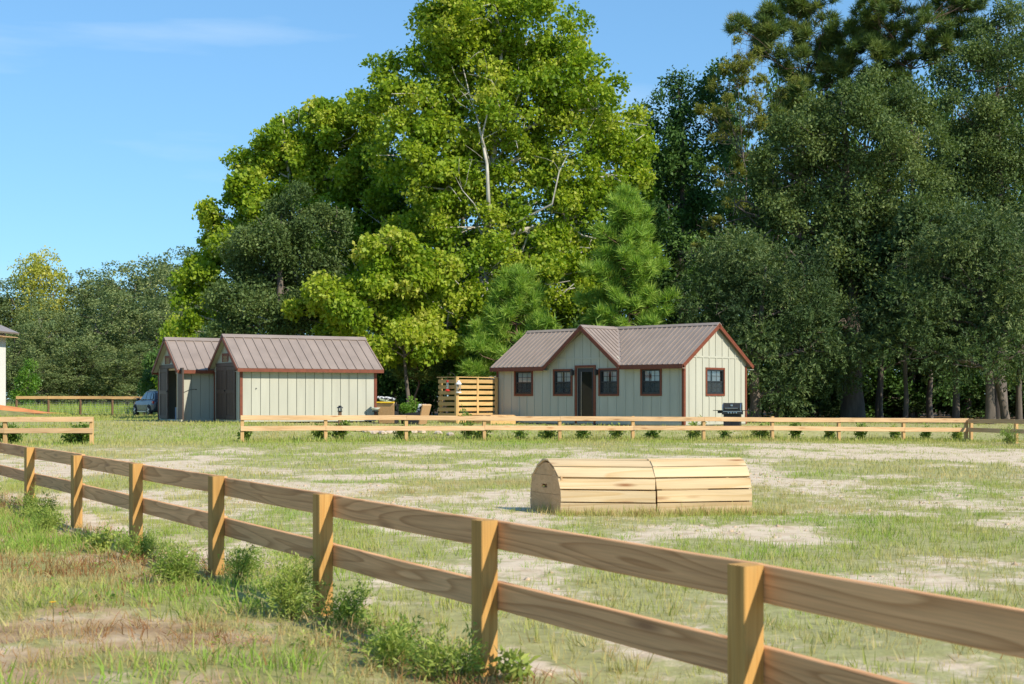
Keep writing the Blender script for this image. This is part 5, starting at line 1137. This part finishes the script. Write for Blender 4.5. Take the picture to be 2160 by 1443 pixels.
# ------------------------------------------------------------------ grass, weeds and shrubs
RG = np.random.RandomState(21)
def area_points(n, y0, y1, k=.46, pad=2.2, x0=None, x1=None):
    y = np.sqrt(RG.rand(n) * (y1**2 - y0**2) + y0**2); x = (RG.rand(n) * 2 - 1) * (k * y + pad)
    if x0 is not None: x = x0 + RG.rand(n) * (x1 - x0); y = y0 + RG.rand(n) * (y1 - y0)
    return x, y
def clear_of(x, y):
    """not under the buildings or the tunnel"""
    ok = np.ones(len(x), bool)
    for (cx_, cy_, a_, lx, ly) in ((HX, HY, -ALPHA, L, W), (-9.356, 49, BETA, 5.09, 2.86), (-11.93, 51.2, BETA, 5.09, 2.86), (pa.x, pa.y, 0.05, 2.7, .75)):
        dx, dy = x - cx_, y - cy_; u = dx * math.cos(a_) + dy * math.sin(a_); v = -dx * math.sin(a_) + dy * math.cos(a_); ok &= ~((u > -.02) & (u < lx) & (v > .0) & (v < ly))
    return ok
GT = {
 'near': [blades(R0, 8, .085, .08, .006, .5) for _ in range(8)],
 'verge': [blades(R0, 8, .085, .07, .0042, .5, 2) for _ in range(8)],
 'dead': [blades(R0, 9, .085, .10, .0040, 1.2, 2) for _ in range(6)],
 'mid': [blades(R0, 5, .082, .13, .013, .6) for _ in range(8)],
 'lawn': [blades(R0, 5, .10, .22, .030, .6) for _ in range(6)],
 'tall': [blades(R0, 8, .55, .25, .05, .5) for _ in range(6)],
}
def grass(name, label, kind, x, y, tint, scale, tilt=.15, jit=.07, zoff=0, mat='grassm'):
    z = ground_z(x, y) + zoff; n = len(x); Nn = np.stack([RG.normal(size=n) * tilt, RG.normal(size=n) * tilt, np.ones(n)], 1)
    V, F, Tt = scatter(GT[kind] if kind in GT else TEMP[kind], np.stack([x, y, z], 1), frames(Nn, RG), scale, tint, RG, jit)
    o = link(name, fastmesh(name, V, F, Tt, M[mat])); tag(o, label, 'grass', kind='stuff'); return o
# field and verge close to the viewer
x, y = area_points(30000, 3.2, 24); v = verge(x, y); g = grass_amount(x, y); keep = (RG.rand(len(x)) < g * 1.05) & clear_of(x, y); x, y, v, g = x[keep], y[keep], v[keep], g[keep]
fld = v < -.15; n1 = fbm(x * .8, y * .5, 55, 3)
grass('field_grass', 'thin olive and green grass tufts across the sandy field', 'near', x[fld], y[fld],   .60 + (n1[fld] - .45) * .9 + RG.normal(size=fld.sum()) * .08, (.55 + .75 * RG.rand(fld.sum())) * (.6 + .5 * g[fld]))
vg_ = ~fld; n2 = fbm(x * .75, y * .6, 66, 3)[vg_]; vt_ = np.clip(.24 + (n2 - .38) * 2.7, 0.0, .98)
grass('verge_grass', 'mixed green, straw and rust coloured grass on the near side of the fence', 'verge', x[vg_], y[vg_], vt_, .75 + .85 * RG.rand(vg_.sum()) + .45 * (n2 > .56), jit=.1)
xv, yv = area_points(12000, 4, 23); vv = verge(xv, yv); kp = vv > -.2; xv, yv = xv[kp], yv[kp]; nn_ = fbm(xv * .75, yv * .6, 66, 3); kp = RG.rand(len(xv)) < sstep(.62, .36, nn_) * .9 + .18; xv, yv, nn_ = xv[kp], yv[kp], nn_[kp]
grass('dry_grass', 'matted dry russet and straw stems on the verge', 'dead', xv, yv, np.clip((nn_ - .25) * .9 + RG.normal(size=len(xv)) * .07, 0, .6), .9 + .7 * RG.rand(len(xv)), .5, .08)
x, y = area_points(16000, 4, 22); kp = (verge(x, y) > -.1) & (RG.rand(len(x)) < .35 + .5 * fbm(x * .75, y * .6, 66, 3)); x, y = x[kp], y[kp]; n2 = fbm(x * .75 + 3, y * .6, 67, 3)
grass('verge_grass', 'fine short grass filling the verge between the taller tufts', 'near', x, y, np.clip(.46 + (n2 - .45) * 1.8, .05, .95), .6 + .7 * RG.rand(len(x)), .3, .1)
# middle distance field
x, y = area_points(33000, 24, 49); g = grass_amount(x, y); keep = (RG.rand(len(x)) < g) & clear_of(x, y); x, y, g = x[keep], y[keep], g[keep]; n1 = fbm(x * .4, y * .2, 55, 3); lawn = sstep(-4, 1, y - fenceline(x))
grass('field_grass', 'short patchy grass in the middle of the field', 'mid', x, y, .58 + (n1 - .45) * .8 + .08 * lawn + RG.normal(size=len(x)) * .06, (.6 + .75 * RG.rand(len(x))) * (.6 + .45 * g) * (1 + .3 * lawn))
x, y = area_points(13000, 44, 75, x0=-30, x1=24); keep = clear_of(x, y) & (y > fenceline(x) - 1) & (RG.rand(len(x)) < 1 - .8 * sstep(58, 64, y - .18 * x) * (x > -4)); x, y = x[keep], y[keep]
grass('lawn_grass', 'green mown grass of the yard round the sheds and cabin', 'lawn', x, y, .70 + (fbm(x * .3, y * .3, 71, 3) - .5) * .4, .6 + .5 * RG.rand(len(x)))
x, y = area_points(6000, 70, 97, x0=-40, x1=-8); grass('lawn_grass', 'green grass by the pasture fence and parked car', 'lawn', x, y, .70 + (fbm(x * .2, y * .2, 71, 3) - .5) * .4, 1.0 + .7 * RG.rand(len(x)))
x, y = area_points(3400, 97, 139, x0=-54, x1=-22); grass('meadow_grass', 'tall bright green meadow between the two pasture fences', 'tall', x, y, .86 + RG.normal(size=len(x)) * .06, .7 + .6 * RG.rand(len(x)))
# low broad weeds near the fence line, ground cover
t_ = RG.rand(900) * (len(NEAR) - 3.6) + .2; i_ = t_.astype(int); fr_ = t_ - i_; px_ = NA[i_] + (NA[i_ + 1] - NA[i_]) * fr_[:, None]; off = np.abs(RG.normal(size=900)) * .45 - .2
dn = fbm(px_[:, 0] * 1.2, px_[:, 1] * 1.2, 81, 2); kp = RG.rand(900) < sstep(.42, .66, dn) * .8; x = (px_[:, 0] - .87 * off)[kp]; y = (px_[:, 1] - .49 * off)[kp]
o = grass('ground_weeds', 'small leafy weeds along the foot of the near fence', 'bush', x, y, .6 + RG.normal(size=len(x)) * .2, .25 + .35 * RG.rand(len(x)), .4, .15, .03, 'weed'); o['category'] = 'weeds'
x, y = area_points(2600, 4, 20); kp = (verge(x, y) > .1) & (RG.rand(len(x)) < sstep(.48, .62, fbm(x * .9, y * .9, 91, 3))); x, y = x[kp], y[kp]
o = grass('ground_weeds', 'low clover-like weeds scattered in the verge', 'bush', x, y, .6 + RG.normal(size=len(x)) * .2, .3 + .35 * RG.rand(len(x)), .5, .15, .015, 'weed'); o['category'] = 'weeds'

def plant(name, label, x, y, h, spread, stems, seed, kind='leafy', leaf='weed', cat='weed', group=None, tint=.5, z=None, per=None, size=.85):
    rs = np.random.RandomState(seed); z = float(ground_z(np.array([x]), np.array([y]))[0]) if z is None else z; t_ = empty(name, (x, y, z), label=label, cat=cat, group=group); mb = MB(); P, Nn = [], []
    for k in range(stems):
        a_ = rs.rand() * 6.28; r_ = spread * rs.rand() ** .6; p1 = np.array([math.cos(a_) * r_, math.sin(a_) * r_, h * (.5 + .5 * rs.rand())]); p0 = np.array([rs.normal() * .03, rs.normal() * .03, -.03])
        pts = limb(mb, p0, p1, .006 * size + .004 * h, .002, rs, .08, 4, 4)
        for _ in range(per or 9):
            u = .2 + .8 * rs.rand(); i = min(3, int(u * 4)); q = pts[i].lerp(pts[i + 1], u * 4 - i); P.append(np.array(q) + rs.normal(size=3) * .015); Nn.append(rs.normal(size=3) * .8 + np.array([math.cos(a_) * .4, math.sin(a_) * .4, .8]))
    P = np.array(P); tm = [leafset(rs, 6, .045 * size, .06 * size, .026 * size, .9, .1, .15, .3) for _ in range(3)] if kind == 'leafy' else [feather(rs, 15, .16 * size, .055 * size, .009 * size) for _ in range(3)]
    V, F, Tt = scatter(tm, P, frames(np.array(Nn), rs), .7 + .6 * rs.rand(len(P)), tint + rs.normal(size=len(P)) * .2, rs); F = F[V[F].min(1)[:, 2] > -.02] if len(F) else F
    Tt = Tt[:len(F)]
    link('foliage', fastmesh('foliage', V, F, Tt, M[leaf]), None, t_); mb.build('stems', M['stem'], t_); return t_
M['stem'] = paint('green_stem', (.10, .11, .04), .8)
wl_ = [(-6.35, 17.0, .75, .5, 26, 'f', 'tall bushy weed at the foot of the near fence by the left border'), (-5.5, 16.5, .6, .4, 18, 'f', 'bushy weed against the second visible near-fence post, left side'), (-4.9, 14.9, .5, .38, 16, 'f', 'spreading weed below the second near-fence post'),
 (-3.75, 12.95, .55, .35, 16, 'l', 'leafy weed with big leaves touching the lower rail by the third near post'), (-3.3, 12.5, .4, .4, 16, 'f', 'low weed patch right of the third near post'), (-2.55, 10.85, .48, .36, 20, 'f', 'dense green weed clump left of the fourth near post'), (-2.05, 10.7, .5, .3, 14, 'f', 'upright feathery weed right of the fourth near post'),
 (-1.42, 9.1, .72, .30, 22, 'f', 'tall feathery weed reaching the lower rail left of the fifth near post'), (-1.05, 8.75, .36, .3, 14, 'f', 'low yellow-green weed at the fifth near post'), (-.62, 7.4, .30, .34, 18, 'f', 'low feathery weed clump between the fifth and sixth near posts'), (-.30, 7.05, .34, .3, 16, 'f', 'bright feathery weed at the foot of the sixth near post'), (.0, 7.1, .5, .18, 9, 'l', 'thin vine-like weed climbing the sixth near post')]
for i, (x, y, h, sp, st, kd, lab) in enumerate(wl_): plant('weed_plant', lab, x, y, h * .45, sp * .45, int(st * .55), 400 + i, 'leafy' if kd == 'l' else 'feather', group='weeds along the near fence', per=16 if kd == 'f' else 8, tint=.62 + .07 * (i % 4))
# shrubs planted behind the long far fence
sh_px = [(520, .45, .22), (676, .6, .4), (716, .65, .35), (846, .6, .3), (985, 1.15, .35), (1012, .5, .4), (1100, .5, .28), (1155, .5, .35), (1228, .6, .25), (1302, .55, .25), (1376, .5, .22), (1462, .85, .38), (1530, .55, .2), (1604, .5, .4), (1676, .75, .2), (1750, .6, .2), (1816, .65, .24), (1886, .7, .22), (1952, .62, .26), (2018, .62, .24)]
for i, (px, h, sp) in enumerate(sh_px):
    D = 42.9
    for _ in range(6): D = fenceline((px - 1080) * D / 3000.) + .55
    plant('garden_shrub', f'small green shrub behind the long pale fence, {ordn[i]} from the left', (px - 1080) * D / 3000., D, h * .85, sp * .8, 7 + i * 5 % 6, 450 + i, leaf='weed', cat='shrub', group='shrubs planted along the long fence', size=1.9, per=8, tint=[.6, .75, .5, .8][i % 4])
for i, (px, h, sp, lab) in enumerate(((22, .6, .55, 'low bush at the short left fence, by the left border'), (165, .55, .4, 'dark round bush behind the last post of the short left fence'))): plant('garden_shrub', lab, (px - 1080) * 40.6 / 3000., 40.6, h, sp, 26, 480 + i, cat='shrub', size=1.9, per=9, tint=.25)
q = at(2128, 44.5); plant('spiky_plant', 'small spiky plant inside the fence corner at the right', q.x, q.y, .5, .3, 12, 490, 'feather', cat='plant', size=1.4)
# potted plants by the chairs
q = at(854, 50.6); pt_ = empty('potted_topiary', q, label='green ball topiary in a pot between the two wicker chairs', cat='potted plant')
MB().lathe([(.12, 0), (.17, .32), (.18, .34), (.15, .34)], 14).build('pot', M['iron'], pt_, smooth=True); rs = np.random.RandomState(7); d = unit(rs, 300)
V, F, Tt = scatter([leafset(rs, 5, .03, .05, .03)], d * np.array([.17, .17, .15]) + np.array([0, 0, .56]), frames(d, rs), np.ones(300), .6 + rs.normal(size=300) * .15, rs); link('foliage_ball', fastmesh('foliage_ball', V, F, Tt, M['brightleaf']), None, pt_); MB().tube([(0, 0, .3), (0, 0, .5)], .015, 6).build('stem', M['bark'], pt_)
q = at(869, 50.9); tpn = plant('tall_plant', 'tall yellow-green leafy plant with two spires behind the wicker chairs', q.x, q.y, 1.1, .10, 5, 495, leaf='brightleaf', cat='plant', size=1.7, per=22, tint=.8, z=q.z)
q = at(876, 50.9); plant('tall_plant', 'shorter yellow-green spire just right of the tall leafy plant', q.x, q.y, .85, .06, 3, 496, leaf='brightleaf', cat='plant', size=1.5, per=20, tint=.8, z=q.z)
# one yellow flower in the verge
fl = empty('yellow_flower', (-2.89, 8.95, float(ground_z(np.array([-2.89]), np.array([8.95]))[0])), label='single yellow flower in the verge at the lower left', cat='flower')
MB().tube([(0, 0, -.01), (.005, 0, .06), (0, 0, .12)], .003, 5).build('stem', M['stem'], fl); mb = MB()
for k in range(14):
    a_ = k * 6.28 / 14; c_, s_ = math.cos(a_), math.sin(a_); mb.add([(0, 0, .118), (.012 * c_ - .006 * s_, .012 * s_ + .006 * c_, .126), (.024 * c_, .024 * s_, .124), (.012 * c_ + .006 * s_, .012 * s_ - .006 * c_, .126)], [(0, 1, 2, 3)])
mb.build('petals', M['yellow'], fl)


# grass pressed against the tunnel, the fence feet and loose clods of soil
x = np.concatenate([pa.x + RG.rand(420) * 2.75, pa.x - .25 + RG.rand(60) * .35]); y = np.concatenate([np.interp(x[:420], [pa.x, pb.x, pc.x], [pa.y, pb.y, pc.y]) - .02 - np.abs(RG.normal(size=420)) * .14, pa.y + RG.rand(60) * .5])
grass('tunnel_grass', 'taller grass fringe along the foot of the plank tunnel', 'near', x, y, .52 + RG.normal(size=len(x)) * .14, .9 + .9 * RG.rand(len(x)), .25)
t_ = RG.rand(2600) * 10; x = -7.86 + 2.335 * t_; y = fenceline(x) + RG.normal(size=2600) * .35 + .15
grass('fence_grass', 'longer uncut grass under the long pale fence', 'mid', x, y, .70 + RG.normal(size=2600) * .12, 1.2 + 1.1 * RG.rand(2600), .2)
def clod(rs):
    v = np.array([(-1,-1,-.6),(1,-1,-.6),(1,1,-.6),(-1,1,-.6),(-1,-1,.6),(1,-1,.6),(1,1,.6),(-1,1,.6)], float) * (.6 + .5 * rs.rand(8, 3)) * .02
    return v, np.array([(0,3,2,1),(4,5,6,7),(0,1,5,4),(1,2,6,5),(2,3,7,6),(3,0,4,7)])
x, y = area_points(10000, 5, 30); kp = (grass_amount(x, y) < .55) & clear_of(x, y) & (RG.rand(len(x)) < sstep(.4, .6, fbm(x * .9, y * .9, 120, 3))); x, y = x[kp], y[kp]
V, F, Tt = scatter([clod(R0) for _ in range(5)], np.stack([x, y, ground_z(x, y)], 1), frames(RG.normal(size=(len(x), 3)) * .3 + np.array([0, 0, 1.]), RG), .3 + 1.1 * RG.rand(len(x)) ** 3, np.zeros(len(x)), RG)
M['clod'] = paint('dry_soil_clod', (.50, .37, .25), .95, var=.25, scale=9, bump=.3)
tag(link('soil_clods', fastmesh('soil_clods', V, F, Tt, M['clod'])), 'loose dry clods of soil on the bare patches', 'soil', kind='stuff')
